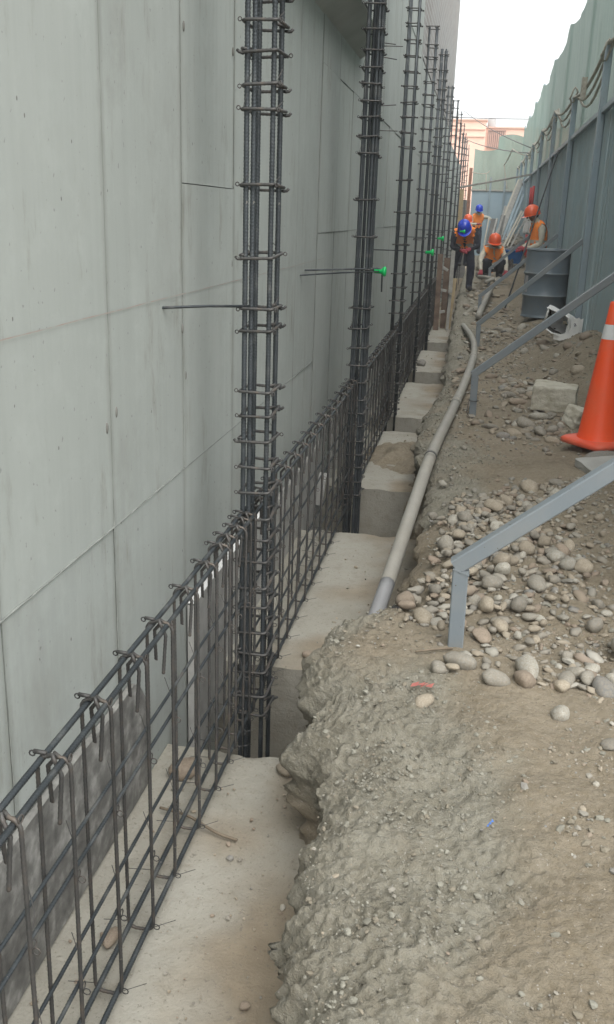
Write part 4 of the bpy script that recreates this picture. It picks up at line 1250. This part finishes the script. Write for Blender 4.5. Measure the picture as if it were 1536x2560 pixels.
# wheelbarrow behind the crouching worker
wb = thing('wheelbarrow', 'blue wheelbarrow with dark load behind the crouching worker', 'wheelbarrow', (.70, 22.2, .28))
b = MB()
V = [(-.17, -.25, .18), (.17, -.25, .18), (.17, .25, .18), (-.17, .25, .18), (-.27, -.38, .46), (.27, -.38, .46), (.27, .40, .46), (-.27, .40, .46)]
b.add(V, [(0, 3, 2, 1), (0, 1, 5, 4), (1, 2, 6, 5), (2, 3, 7, 6), (3, 0, 4, 7)], False)
b.tube([(-.27, -.38, .46), (.27, -.38, .46), (.27, .40, .46), (-.27, .40, .46), (-.27, -.38, .46)], .012, 6); b.obj('tray', M['blueplastic'], wb)
b = MB(); a = np.linspace(0, 2 * math.pi, 20, endpoint=False); b.tube(np.stack([.0 * a, -.5 + .13 * np.cos(a), .13 + .13 * np.sin(a)], -1), .035, 8, closed=True); ty = b.obj('tyre', M['rubber'], wb)
b = MB(); b.lathe([(0, -.02), (.09, -.02), (.09, .02), (0, .02)], 14); rim = put('rim', b.mesh('rim', M['tank']), wb, (0, -.5, .13), (0, math.pi / 2, 0))
for s in (-1, 1):
    b = MB(); b.tube([(s * .06, -.52, .13), (s * .2, .0, .17), (s * .26, .75, .42)], .016, 6); b.obj('handle', M['rubber'], wb)
    b = MB(); b.tube([(s * .2, .1, .17), (s * .22, .28, .0), (s * .22, .36, .0)], .014, 6); b.obj('leg', M['rubber'], wb)
heap('spoil_load', (.70, 22.2, .70), .22, .32, .11, M['tape'], 401, 'dark rubble heaped in the blue wheelbarrow', 'rubble', 16)
bk = thing('bucket', 'dark grey bucket tipped over beside the crouching worker', 'bucket', (.52, 20.9, .43), (math.radians(80), .3, .2))
b = MB(); b.lathe([(0, -.14), (.11, -.14), (.14, .14), (.15, .145), (.145, .15), (.13, .14), (.105, -.12), (0, -.12)], 18); b.obj('shell', M['ply'], bk)
b = MB(); a = np.linspace(0, math.pi, 10); b.tube(np.stack([.14 * np.cos(a), .14 * np.sin(a), np.full(10, .15)], -1), .004, 5); b.obj('handle', M['wire'], bk)

# ================================================================ stones
def ico(sub):
    import bmesh
    bm = bmesh.new(); bmesh.ops.create_icosphere(bm, subdivisions=sub, radius=1)
    v = np.array([q.co[:] for q in bm.verts]); f = np.array([[q.index for q in p.verts] for p in bm.faces]); bm.free(); return v, f
RNG = np.random.RandomState(29)
IV3, IF3 = ico(4); IV2, IF2 = ico(3); IV1, IF1 = ico(2)
def stone_shape(seed, el, fl, V=IV2):
    rs = np.random.RandomState(seed)
    v = V * np.array([el, 1, fl])
    n = fbm(V * 1.1 + seed * 3.1, 3, 500 + seed)
    v = v * (1 + .30 * n)[:, None]
    d = rs.normal(size=3); d /= np.linalg.norm(d)
    k = V @ d; v = v * (1 - .16 * sstep(.4, 1, k))[:, None]
    return v
SHAPES = {}
for kind, el, fl in (('round', 1.1, .85), ('oval', 1.45, .78), ('flat', 1.3, .5), ('long', 1.9, .7)):
    SHAPES[kind] = [stone_shape(hash_ + 10 * i, el, fl) for i, hash_ in enumerate((3, 4, 5))]
SMESH = {}
for c in STONES:
    for kind in SHAPES:
        SMESH[c, kind] = [fastmesh('cobble', v, IF2, STONES[c]) for v in SHAPES[kind]]

cobs = []   # x, y, r, colour, shape, zone, lift
def clash(x, y, r, tight):
    for c in cobs:
        if abs(c[1] - y) < .2 and (c[0] - x) ** 2 + (c[1] - y) ** 2 < ((c[2] + r) * tight) ** 2: return True
    return False
ZONES = {}
def scatter(zone, n, region, rlo, rhi, tight=.74, pw=2.2, probs=None, lift=.0):
    k = 0; tries = 0
    while k < n and tries < n * 60:
        tries += 1
        x, y = region()
        r = rlo + (rhi - rlo) * RNG.rand() ** pw
        if x < edge_x(y) + .03 or clash(x, y, r, tight): continue
        if abs(y - 2.93) < .05 + r and abs(x - .03) < .04 + r: continue
        c = RNG.choice(list(STONES), p=probs or [.34, .30, .14, .19, .03])
        s = RNG.choice(['round', 'oval', 'flat', 'long'], p=[.36, .36, .18, .10])
        cobs.append((x, y, r, c, s, zone, lift)); k += 1
def fixed(x, y, r, c, s, zone, lift=0): cobs.append((x, y, r, c, s, zone, lift))
# stones one can single out in the photograph
fixed(.35, 2.58, .031, 'pale', 'oval', 'alone in front of the cobble pile')
fixed(.60, 2.98, .066, 'grey', 'round', 'at the right end of the pile', .02)
fixed(.16, 2.71, .032, 'grey', 'oval', 'in the front row of the pile')
fixed(.25, 2.73, .036, 'brown', 'oval', 'in the front row of the pile')
fixed(.385, 2.78, .030, 'grey', 'long', 'in the front row of the pile')
fixed(.50, 2.74, .038, 'dark grey', 'oval', 'in the front row of the pile')
fixed(-.02, 2.73, .028, 'grey', 'round', 'in the front row of the pile')
fixed(-.165, 3.22, .036, 'brown', 'round', 'at the bank edge of the pile')
fixed(-.09, 3.10, .034, 'tan', 'oval', 'at the bank edge of the pile')
fixed(.72, 4.95, .075, 'brown', 'round', 'half under the nearest brace', -.01)
fixed(.80, 5.65, .056, 'dark grey', 'long', 'right below the traffic cone', .0)
fixed(.99, 5.75, .05, 'brown', 'round', 'right below the traffic cone')
fixed(.42, 6.72, .055, 'grey', 'oval', 'between cone and second brace', .01)
fixed(.50, 6.45, .05, 'grey', 'long', 'between cone and second brace', .01)
fixed(.33, 6.48, .042, 'tan', 'oval', 'between cone and second brace')
fixed(.26, 6.32, .042, 'dark grey', 'round', 'between cone and second brace')
fixed(.18, 6.62, .055, 'grey', 'flat', 'between cone and second brace')
fixed(.40, 7.62, .05, 'brown', 'long', 'on the path near the cut stone')
fixed(.37, 5.0, .045, 'tan', 'oval', 'alone on the bare path')
fixed(.40, 4.5, .035, 'brown', 'oval', 'alone on the bare path')
fixed(-.02, 4.35, .03, 'pale', 'oval', 'alone on the bare path')
fixed(-.055, 2.56, .024, 'tan', 'oval', 'beside the red scraps')
fixed(.52, 2.33, .030, 'grey', 'round', 'on the bare foreground soil')
fixed(.60, 2.43, .026, 'pale', 'oval', 'on the bare foreground soil')
fixed(.47, 2.41, .024, 'grey', 'flat', 'on the bare foreground soil')
def main_pile():
    while True:
        x = RNG.uniform(-.17, .55); y = RNG.uniform(2.72, 4.65)
        if y < 3.05 and x < -.05 + (3.0 - y) * .1: continue
        if x < -.10 + .02 * y - .06 and y > 3.5: continue
        if x > .42 and y > 3.0 and RNG.rand() < .5: continue
        if y > 4.2 and x < .0: continue
        return x, y
def right_pile():
    return RNG.uniform(.42, 1.0), RNG.uniform(2.95, 5.1)
def back_pile():
    t = RNG.rand(); return -.05 + t * .65 + RNG.normal() * .05, 4.42 + t * .45 + RNG.normal() * .19
scatter('in the pile behind the nearest brace', 150, main_pile, .015, .040, .68, 2.2)
scatter('at the far rim of the pile', 24, back_pile, .015, .032, .74)
scatter('on the slope right of the pile', 24, right_pile, .016, .036, .95, 3)
scatter('beside the soil heap behind the brace', 34, lambda: (RNG.uniform(.30, .66), 8.0 + RNG.normal() * .28), .025, .050, .74)
scatter('around the foot of the cone', 18, lambda: (.52 + RNG.normal() * .16, 6.6 + RNG.normal() * .25), .022, .05, .85)
scatter('on the soil heap by the fence', 14, lambda: (RNG.uniform(.7, 1.12), RNG.uniform(8.3, 10.2)), .025, .06, 1.0)
scatter('on ground in front of the drum', 22, lambda: (RNG.uniform(.25, .85), RNG.uniform(10.4, 12.7)), .03, .07, 1.0)
n_named = len(cobs)
# everything smaller, or beyond what is worth singling out, is one mass
extra0 = len(cobs)
scatter('mass', 420, main_pile, .009, .024, .60)
scatter('mass', 230, back_pile, .009, .022, .60)
scatter('mass', 170, right_pile, .008, .020, .8)
scatter('mass', 90, lambda: (RNG.uniform(.28, .75), 8.0 + RNG.normal() * .35), .015, .03, .7)
scatter('mass', 150, lambda: (.56 + RNG.normal() * .2, 6.65 + RNG.normal() * .3), .008, .024, .8)
scatter('mass', 170, lambda: (RNG.uniform(.0, 1.0), RNG.uniform(9.8, 15.5)), .012, .036, .9)
scatter('mass', 90, lambda: (RNG.uniform(-.2, .6), RNG.uniform(14, 22)), .02, .06, .9)
scatter('mass', 50, lambda: (RNG.uniform(-.15, .9), RNG.uniform(4.9, 8)), .008, .022, 1.0)
scatter('mass', 90, lambda: (edge_x(9) + .1 + abs(RNG.normal()) * .2, RNG.uniform(6.5, 13)), .012, .04, 1.0)
xs_ = np.array([c[0] for c in cobs]); ys_ = np.array([c[1] for c in cobs])
cz = base_z(xs_, ys_) + top_disp(xs_, ys_, crust_mask(xs_, ys_))
fl = {'round': .85, 'oval': .78, 'flat': .5, 'long': .7}
rows = []
for i in range(n_named):
    x, y, r, c, s, zone, lift = cobs[i]
    pl_ = 'pile' in zone and 'alone' not in zone
    z = cz[i] + r * fl[s] * (.20 if not pl_ else .38) + lift + (RNG.uniform(0, .02) if 'pile behind' in zone else 0)
    o = put('cobble', SMESH[c, s][RNG.randint(3)], None, (x, y, z), (RNG.uniform(-.35, .35), RNG.uniform(-.35, .35), RNG.uniform(0, 6.3)), (r, r * RNG.uniform(.9, 1.08), r * RNG.uniform(.9, 1.1)))
    rows.append((o, x, y, r, c, s, zone))
def screen_x(x, y):
    p = cam.matrix_world.inverted() @ Vector((x, y, 0)); return p.x / -p.z
groups = {}
for t in rows:
    r = t[3]; size = 'small' if r < .029 else 'medium' if r < .042 else 'large' if r < .065 else 'huge'
    groups.setdefault((size, t[5], t[4], t[6]), []).append(t)
_w = 'first second third fourth fifth sixth seventh eighth ninth tenth eleventh twelfth thirteenth fourteenth fifteenth sixteenth seventeenth eighteenth nineteenth twentieth'.split()
ORD = ['leftmost'] + [w + ' from the left' for w in _w[1:]] + ['twenty-' + w + ' from the left' for w in _w[:9]] + ['thirtieth from the left'] + ['thirty-' + w + ' from the left' for w in _w[:9]]
SH = {'round': 'round', 'oval': 'oval', 'flat': 'flat', 'long': 'elongated'}
for (size, s, c, zone), L in groups.items():
    L.sort(key=lambda t: screen_x(t[1], t[2]))
    for i, t in enumerate(L):
        base = f'{size} {SH[s]} {c} cobble {zone}'
        if len(L) > 1: base = f'{size} {SH[s]} {c} cobble {zone}, ' + ('rightmost' if i == len(L) - 1 else ORD[i])
        tag(t[0], base, 'stone', 'river cobbles lying on the ground')
def mass(name, items, mats, V, Fc, smooth=True, squash=None):
    """many small stones as ONE object; one material slot per colour"""
    nv, nf_ = len(V), len(Fc)
    AV = np.zeros((len(items), nv, 3)); 
    for i, (x, y, z, r, k) in enumerate(items):
        rs = np.random.RandomState(i * 7 + 1)
        v = V * rs.uniform(.75, 1.35, 3) * (1 + .28 * rs.uniform(-1, 1, (nv, 1)) * (0 if nv > 60 else 1))
        R_ = rotm(rs.uniform(-.4, .4), rs.uniform(-.4, .4), rs.uniform(0, 6.3))
        v = (v * np.array([1.1, 1, squash or .7])) @ R_.T
        AV[i] = v * r + np.array((x, y, z))
    AF = (Fc[None] + (np.arange(len(items)) * nv)[:, None, None]).reshape(-1, Fc.shape[1])
    me = fastmesh(name, AV, AF, mats[0], smooth)
    for m in mats[1:]: me.materials.append(m)
    me.polygons.foreach_set('material_index', np.repeat(np.array([it[4] for it in items], np.int32), nf_))
    me.update()
    o = put(name, me); tag(o, kind='stuff'); return o
SM = [STONES[k] for k in STONES]
keys = list(STONES)
items = [(cobs[i][0], cobs[i][1], cz[i] + cobs[i][2] * .25, cobs[i][2], keys.index(cobs[i][3])) for i in range(extra0, len(cobs))]
SV = stone_shape(9, 1.2, .9, IV1)
o = mass('loose_pebbles', items, SM, SV, IF1); tag(o, 'loose smaller pebbles filling the gaps between the cobbles', 'pebbles')
# angular chips and grit on the path, the bank and the footings
IV0, IF0 = ico(1)
chips = []
n = 21000
X = RNG.uniform(-.40, 1.15, n); Y = np.exp(RNG.uniform(math.log(1.15), math.log(13), n))
ok = (X > edge_x(Y) + .02) & (RNG.rand(n) < np.clip(.30 + 1.5 * fbm(np.stack([X * 4, Y * 3, X * 0], -1), 3, 611), 0, 1) * (1 - .85 * crust_mask(X, Y)) * np.interp(Y, [4.4, 5.2, 7.6, 8.4], [1, .4, .4, 1]))
X, Y = X[ok], Y[ok]
Zc = base_z(X, Y) + top_disp(X, Y, crust_mask(X, Y))
R_c = (.0017 + .0095 * RNG.rand(len(X)) ** 6.0) * (1 - .35 * crust_mask(X, Y)) + .0007 * Y
chips = [(X[i], Y[i], Zc[i] + R_c[i] * .2, R_c[i], int(RNG.choice(7, p=[.24, .10, .14, .03, .07, .24, .18]))) for i in range(len(X))]
o = mass('stone_chips', chips, SM + [M['crumb'], M['crumbsoil']], IV0, IF0, False, .6); tag(o, 'small angular stone chips strewn over path and bank', 'stone chips')
n = 15000
X = RNG.uniform(-.46, .5, n); Y = np.exp(RNG.uniform(math.log(1.1), math.log(9), n))
cm = crust_mask(X, Y)
ok = (X > edge_x(Y) + .012) & (RNG.rand(n) < cm * np.clip(.35 + 1.4 * fbm(np.stack([X * 6, Y * 5, X * 0], -1), 3, 631), .03, 1))
X, Y, cm = X[ok], Y[ok], cm[ok]
R_c0 = .002
Zc = base_z(X, Y) + top_disp(X, Y, cm) - R_c0 * .25 - .055 * np.exp(-(X - edge_x(Y)) / .045)
R_c = .0014 + .0055 * RNG.rand(len(X)) ** 5 + .0006 * Y
o = mass('mortar_crumbs', [(X[i], Y[i], Zc[i], R_c[i], int(RNG.rand() < .3)) for i in range(len(X))], [M['crumb'], M['crumbsoil']], IV0, IF0, False, .75)
tag(o, 'crumbs of broken grey mortar crusted along the trench edge', 'mortar crumbs')
cr_ = []
for (y0, y1, m) in ((1.2, 2.76, 420), (3.5, 5.2, 110), (6.3, 8.0, 70), (8.8, 10.6, 30), (11.6, 13.3, 40), (14.5, 16.4, 20)):
    for i in range(m):
        x = -.60 + .42 * RNG.rand() ** .8 if RNG.rand() < .75 else RNG.uniform(-.9, -.5)
        y = RNG.uniform(y0, y1); r = .0016 + .0065 * RNG.rand() ** 6
        cr_.append((x, y, -.405 + r * .2, r * (1 + y * .05), int(RNG.choice(5, p=[.25, .30, .35, .05, .05]))))
o = mass('grit', cr_, SM, IV0, IF0, False, .7); tag(o, 'dark grit crumbs scattered over the concrete footings', 'grit')
# single stones lying on the footings
for (x, y, r, c, s, lab) in ((-.50, 2.70, .026, 'tan', 'oval', 'smooth tan pebble at the far edge of the nearest footing'),
                      (-.83, 2.62, .042, 'brown', 'oval', 'brown stone on the footing behind the nearest beam'),
                      (-.79, 1.86, .020, 'brown', 'long', 'brown elongated pebble on the footing behind the front stirrups'),
                      (-.40, 1.72, .012, 'brown', 'round', 'dark angular pebble on the open part of the nearest footing'),
                      (-.58, 3.58, .020, 'brown', 'oval', 'small brown pebble by the foot of the first column'),
                      (-.62, 12.0, .06, 'dark grey', 'round', 'dark stone on the corner of the fifth footing')):
    tag(put('pebble', SMESH[c, s][0], None, (x, y, -.405 + r * .45), (.1, .1, RNG.uniform(0, 6)), (r, r, r)), lab, 'stone', 'single stones lying on the footings')
# rubble at the far end
items = []
for i in range(420):
    x = RNG.uniform(.05, 1.1); y = RNG.uniform(22.5, 34)
    items.append((x, y, float(base_z(x, y)) + RNG.uniform(0, .08), RNG.uniform(.03, .13), int(RNG.choice(5, p=[.3, .15, .1, .3, .15]))))
o = mass('rubble', items, SM, IV0, IF0, False, .7); tag(o, 'heap of broken rubble under the leaning timbers', 'rubble')

# ================================================================ air
mh = bpy.data.materials.new('haze'); mh.use_nodes = True
hn = mh.node_tree; hn.nodes.clear()
pv = hn.nodes.new('ShaderNodeVolumePrincipled'); ho_ = hn.nodes.new('ShaderNodeOutputMaterial')
pv.inputs['Color'].default_value = (.93, .95, .97, 1); pv.inputs['Density'].default_value = .0024
hn.links.new(pv.outputs[0], ho_.inputs['Volume'])
b = MB(); b.box((0, 34, 3.6), (60, 90, 11.2)); tag(b.obj('haze', mh), kind='stuff')

# ================================================================ people
def person(label, loc, rz, J, top, legs, helmet, headtilt=0.0, group='workers in orange vests', glove='glove', face=True, scale=1.0):
    """J: joint name -> local (x, y, z). Facing -Y. One skinned body; vest, helmet, boots and gloves are its children."""
    o = thing('person', label, 'person', loc, (0, 0, rz), group)
    o.scale = (scale,) * 3
    names = [n for n in J if n != 'front']
    bones = [('pelvis', 'belly'), ('belly', 'chest'), ('chest', 'neck'), ('neck', 'head'), ('head', 'crown')]
    for s in 'LR':
        bones += [('chest', 'sh' + s), ('sh' + s, 'el' + s), ('el' + s, 'wr' + s), ('pelvis', 'hip' + s), ('hip' + s, 'kn' + s), ('kn' + s, 'an' + s), ('an' + s, 'toe' + s)]
    rad = dict(pelvis=.135, belly=.13, chest=.15, neck=.055, head=.088, crown=.078)
    for s in 'LR':
        rad.update({'sh' + s: .072, 'el' + s: .05, 'wr' + s: .036, 'hip' + s: .105, 'kn' + s: .082, 'an' + s: .068, 'toe' + s: .042})
    me = bpy.data.meshes.new('body_cage')
    me.from_pydata([J[n] for n in names], [(names.index(a), names.index(c)) for a, c in bones], [])
    tmp = link(bpy.data.objects.new('body_cage', me))
    tmp.modifiers.new('Skin', 'SKIN')
    for i, n in enumerate(names):
        d = me.skin_vertices[0].data[i]; d.radius = (rad[n],) * 2; d.use_root = n == 'pelvis'
    sb = tmp.modifiers.new('Sub', 'SUBSURF'); sb.levels = 2; sb.render_levels = 2
    dg = bpy.context.evaluated_depsgraph_get()
    bm_ = bpy.data.meshes.new_from_object(tmp.evaluated_get(dg)); bm_.name = 'body'
    bpy.data.objects.remove(tmp)
    mats = [M['skin'], top, legs]
    bm_.materials.clear()
    for m in mats: bm_.materials.append(m)
    V = np.array([v.co[:] for v in bm_.vertices])
    # nearest bone -> garment
    def near(P):
        best = np.full(len(P), 9.0); lab = np.zeros(len(P), int)
        for k, (a, c) in enumerate(bones):
            A = np.array(J[a]); C = np.array(J[c]); t = np.clip(((P - A) @ (C - A)) / max(1e-9, (C - A) @ (C - A)), 0, 1)
            d = np.linalg.norm(P - (A + t[:, None] * (C - A)), axis=1) / (.5 * (rad[a] + rad[c]))
            w = d < best; best[w] = d[w]; lab[w] = k
        return lab
    cen = np.array([p.center[:] for p in bm_.polygons])
    lab = near(cen)
    mi = np.zeros(len(cen), np.int32)
    for k, (a, c) in enumerate(bones):
        w = lab == k
        if a in ('neck', 'head'): mi[w] = 0
        elif c == 'neck': mi[w] = 1
        elif a.startswith(('hip', 'kn', 'an')) or c.startswith('hip'): mi[w] = 2
        else: mi[w] = 1
    pl_ = np.array(J['pelvis']); bl = np.array(J['belly']); ax = bl - pl_; ax /= np.linalg.norm(ax)
    w = (mi == 1) & (((cen - pl_) @ ax) < .02) & (lab < 2); mi[w] = 2
    bm_.polygons.foreach_set('material_index', mi); bm_.polygons.foreach_set('use_smooth', [True] * len(mi))
    # cloth folds
    n = fbm(V * 16 + loc[1], 3, 700)
    N_ = np.array([v.normal[:] for v in bm_.vertices])
    hd = np.linalg.norm(V - np.array(J['head']), axis=1) < .2
    V2 = V + N_ * (n * .012 * ~hd)[:, None]
    bm_.vertices.foreach_set('co', V2.astype(np.float32).ravel()); bm_.update()
    put('body', bm_, o)
    # vest: the torso's own surface, pushed out, open down the front
    ch = np.array(J['chest']); nk = np.array(J['neck'])
    sel = [i for i in range(len(cen)) if lab[i] in (0, 1, 2) or bones[lab[i]][1] in ('shL', 'shR')]
    fwd = np.array(J.get('front', (0, -1, 0)), float)
    side = np.cross(fwd, ax); side /= np.linalg.norm(side)
    keep = []
    for i in sel:
        q = cen[i] - pl_
        h_ = q @ ax
        if h_ < -.06: continue
        if abs((cen[i] - ch) @ side) > .185: continue
        if (cen[i] - nk) @ ((nk - ch) / np.linalg.norm(nk - ch)) > -.02: continue
        if abs((cen[i] - ch) @ side) < .016 and (cen[i] - (pl_ + ax * h_)) @ fwd > .03: continue
        keep.append(i)
    idx = {}; vv = []; ff_ = []; mm_ = []
    for i in keep:
        p = bm_.polygons[i]; q = []
        for v in p.vertices:
            if v not in idx: idx[v] = len(vv); vv.append(V2[v] + N_[v] * .020)
            q.append(idx[v])
        ff_.append(tuple(q)); h_ = (cen[i] - pl_) @ ax
        mm_.append(1 if (.10 < h_ < .135) else 0)
    b = MB(); b.add(vv, ff_, True); b.mi = mm_
    b.obj('vest', [M['hivis'], M['stripe']], o)
    # helmet on the head, tilted with the gaze
    hc = np.array(J['head']) * .35 + np.array(J['crown']) * .65
    hv = np.array(J['crown']) - np.array(J['head']); hv /= np.linalg.norm(hv)
    fz = fwd - hv * (fwd @ hv); fz /= np.linalg.norm(fz); sd = np.cross(hv, fz)
    Rm = np.stack([sd, fz, hv], 1)
    hb = MB()
    nn = 20
    prof = [(1.0, -.02), (1.0, .02), (.96, .06), (.84, .105), (.62, .138), (.32, .155), (0, .16)]
    Vh = []
    for f_, z in prof:
        for k in range(nn):
            a = 2 * math.pi * k / nn; Vh.append((.128 * f_ * math.cos(a), .148 * f_ * math.sin(a), z))
    fc = [(i * nn + k, i * nn + (k + 1) % nn, (i + 1) * nn + (k + 1) % nn, (i + 1) * nn + k) for i in range(len(prof) - 1) for k in range(nn)]
    hb.add(np.array(Vh) @ Rm.T + hc, fc)
    Vb = []
    for rr_ in (0, 1):
        for k in range(nn):
            a = 2 * math.pi * k / nn; fwd_k = max(0, math.sin(a)); e = .012 + .050 * fwd_k ** 2 if rr_ else 0
            Vb.append(((.128 + e * .6) * math.cos(a), (.148 + e) * math.sin(a), -.018 - .010 * rr_ * fwd_k))
    hb.add(np.array(Vb) @ Rm.T + hc, [(k, (k + 1) % nn, nn + (k + 1) % nn, nn + k) for k in range(nn)])
    hb.obj('helmet', helmet, o)
    rb_ = MB(); rb_.tube([Rm @ np.array((0, .135 * math.sin(t), .02 + .142 * math.cos(t))) + hc for t in np.linspace(-1.3, 1.3, 9)], .011, 6); rb_.obj('helmet_ridge', helmet, o)
    # face
    hd_ = np.array(J['head']) * .75 + np.array(J['crown']) * .25
    fb_ = MB()
    def fp(x, y, z): return hd_ + Rm @ np.array((x, y, z))
    fb_.ell(fp(0, .098, -.01), (.014, .02, .022), 8, 5)
    fb_.ell(fp(0, .080, -.058), (.026, .016, .007), 8, 5)
    for s in (-1, 1): fb_.ell(fp(s * .088, .0, -.005), (.014, .022, .03), 8, 5)
    fb_.obj('face', M['skin'], o)
    for s in (-1, 1):
        e = MB(); e.ell(fp(s * .033, .083, .022), (.013, .010, .008), 8, 5); e.obj('eye', M['facemask'], o)
    hair = MB(); hair.ell(hd_ + Rm @ np.array((0, -.03, .02)), (.094, .085, .085), 12, 8); hair.obj('hair', M['boot'], o)
    # gloved hands with five fingers each, boots
    for s in 'LR':
        wr = np.array(J['wr' + s]); el = np.array(J['el' + s]); d = wr - el; d /= np.linalg.norm(d)
        sg = -1 if s == 'L' else 1
        u = np.cross(d, (0, 0, 1)); u = np.cross(d, fwd) if np.linalg.norm(u) < .2 else u; u /= np.linalg.norm(u); w_ = np.cross(u, d)
        g = MB()
        g.tube([wr - d * .02, wr + d * .02, wr + d * .06, wr + d * .09], .034, 8, rr=[.036, .040, .044, .036])
        for k in range(4):
            off = u * (.027 - .018 * k); L = (.068, .076, .072, .056)[k]
            p0 = wr + d * .075 + off
            g.tube([p0, p0 + d * L * .5 + w_ * -.008, p0 + d * L * .85 + w_ * -.028], .0105, 6)
        t0 = wr + d * .03 + u * .034; g.tube([t0, t0 + d * .03 + u * .022, t0 + d * .058 + u * .020 - w_ * .01], .012, 6)
        g.obj('glove', M[glove], o)
        an = np.array(J['an' + s]); to = np.array(J['toe' + s])
        fd = to - an; fd[2] = 0; fd /= np.linalg.norm(fd) + 1e-9
        bt = MB()
        zs_ = min(to[2], an[2] - .02)
        bt.tube([an + np.array((0, 0, .10)), an + np.array((0, 0, .02)), an - fd * .02 - np.array((0, 0, .02)), ], .062, 10, rr=[.058, .062, .06])
        bt.tube([an - fd * .075 + np.array((0, 0, -.025)), an + fd * .02 + np.array((0, 0, -.02)), an + fd * .12 + np.array((0, 0, -.03)), an + fd * .19 + np.array((0, 0, -.035))], .05, 10, rr=[.04, .052, .05, .03])
        bt.obj('boot', M['boot'], o)
    return o

# bending worker at the trench, blue helmet
person('worker with blue helmet bending over beside the timber formwork', (-.31, 18.85, .05), math.radians(4), dict(
    pelvis=(.02, .22, .83), belly=(.0, .10, .98), chest=(-.01, -.10, 1.10), neck=(-.02, -.27, 1.15), head=(-.03, -.37, 1.11), crown=(-.05, -.43, 1.19),
    shL=(-.20, -.12, 1.07), elL=(-.23, -.20, .80), wrL=(-.06, -.36, .76), shR=(.18, -.13, 1.09), elR=(.26, -.20, .84), wrR=(.08, -.36, .78),
    hipL=(-.09, .20, .78), knL=(-.17, .06, .46), anL=(-.20, .30, .10), toeL=(-.21, .16, .06), hipR=(.11, .20, .78), knR=(.16, -.02, .46), anR=(.15, .04, .08), toeR=(.17, -.11, .04),
    front=(0, -.85, -.5)), M['darkshirt'], M['navy'], M['helmb'])
person('worker crouching in a cream shirt and orange helmet', (.27, 20.3, .22), math.radians(8), dict(
    pelvis=(.03, .14, .22), belly=(.02, .10, .36), chest=(.0, .03, .53), neck=(.0, -.04, .64), head=(-.01, -.10, .69), crown=(-.01, -.12, .77),
    shL=(-.18, .0, .56), elL=(-.27, -.12, .36), wrL=(-.26, -.24, .15), shR=(.18, .0, .56), elR=(.26, -.12, .34), wrR=(.25, -.24, .15),
    hipL=(-.08, .10, .22), knL=(-.16, -.20, .38), anL=(-.12, .0, .08), toeL=(-.14, -.14, .04), hipR=(.12, .10, .22), knR=(.17, -.18, .36), anR=(.15, .02, .08), toeR=(.17, -.12, .04)),
    M['cream'], M['darkshirt'], M['helmo'])
person('worker in orange helmet standing sideways behind the drum', (.99, 18.3, -.02), math.radians(-72), dict(
    pelvis=(.0, .06, .92), belly=(.0, .05, 1.06), chest=(.0, .02, 1.23), neck=(.0, -.03, 1.40), head=(.0, -.11, 1.46), crown=(.0, -.13, 1.55),
    shL=(-.19, .02, 1.27), elL=(-.22, .0, 1.02), wrL=(-.12, -.22, .92), shR=(.18, .02, 1.27), elR=(.21, .02, 1.0), wrR=(.08, -.20, .92),
    hipL=(-.09, .06, .86), knL=(-.10, .02, .48), anL=(-.10, .06, .08), toeL=(-.11, -.08, .04), hipR=(.09, .06, .86), knR=(.10, .0, .48), anR=(.11, .06, .08), toeR=(.12, -.08, .04)),
    M['cream'], M['navy'], M['helmo'])
person('far worker with blue helmet standing and reaching for the debris', (-.17, 34.0, .22), math.radians(10), dict(
    pelvis=(.0, .05, .88), belly=(.0, .04, 1.02), chest=(-.0, .0, 1.18), neck=(.0, -.05, 1.34), head=(.0, -.10, 1.40), crown=(.0, -.12, 1.49),
    shL=(-.19, .0, 1.22), elL=(-.24, -.10, .97), wrL=(-.04, -.25, .98), shR=(.19, .0, 1.22), elR=(.36, -.05, 1.20), wrR=(.50, -.12, 1.10),
    hipL=(-.09, .05, .82), knL=(-.10, .0, .46), anL=(-.10, .05, .08), toeL=(-.11, -.09, .04), hipR=(.09, .05, .82), knR=(.10, .0, .46), anR=(.11, .05, .08), toeR=(.12, -.09, .04)),
    M['cream'], M['navy'], M['helmb'])
person('half hidden worker in orange helmet behind the bending one', (-.50, 29.5, .0), math.radians(25), dict(
    pelvis=(.0, .05, .80), belly=(.0, .04, .94), chest=(.0, .0, 1.10), neck=(.0, -.08, 1.24), head=(.0, -.15, 1.28), crown=(.0, -.17, 1.37),
    shL=(-.19, .0, 1.12), elL=(-.24, -.10, .88), wrL=(-.08, -.25, .84), shR=(.19, .0, 1.12), elR=(.24, -.12, .90), wrR=(.12, -.26, .86),
    hipL=(-.09, .05, .75), knL=(-.10, -.06, .42), anL=(-.10, .05, .08), toeL=(-.11, -.09, .04), hipR=(.09, .05, .75), knR=(.10, -.06, .42), anR=(.11, .05, .08), toeR=(.12, -.09, .04)),
    M['cream'], M['navy'], M['helmo'])
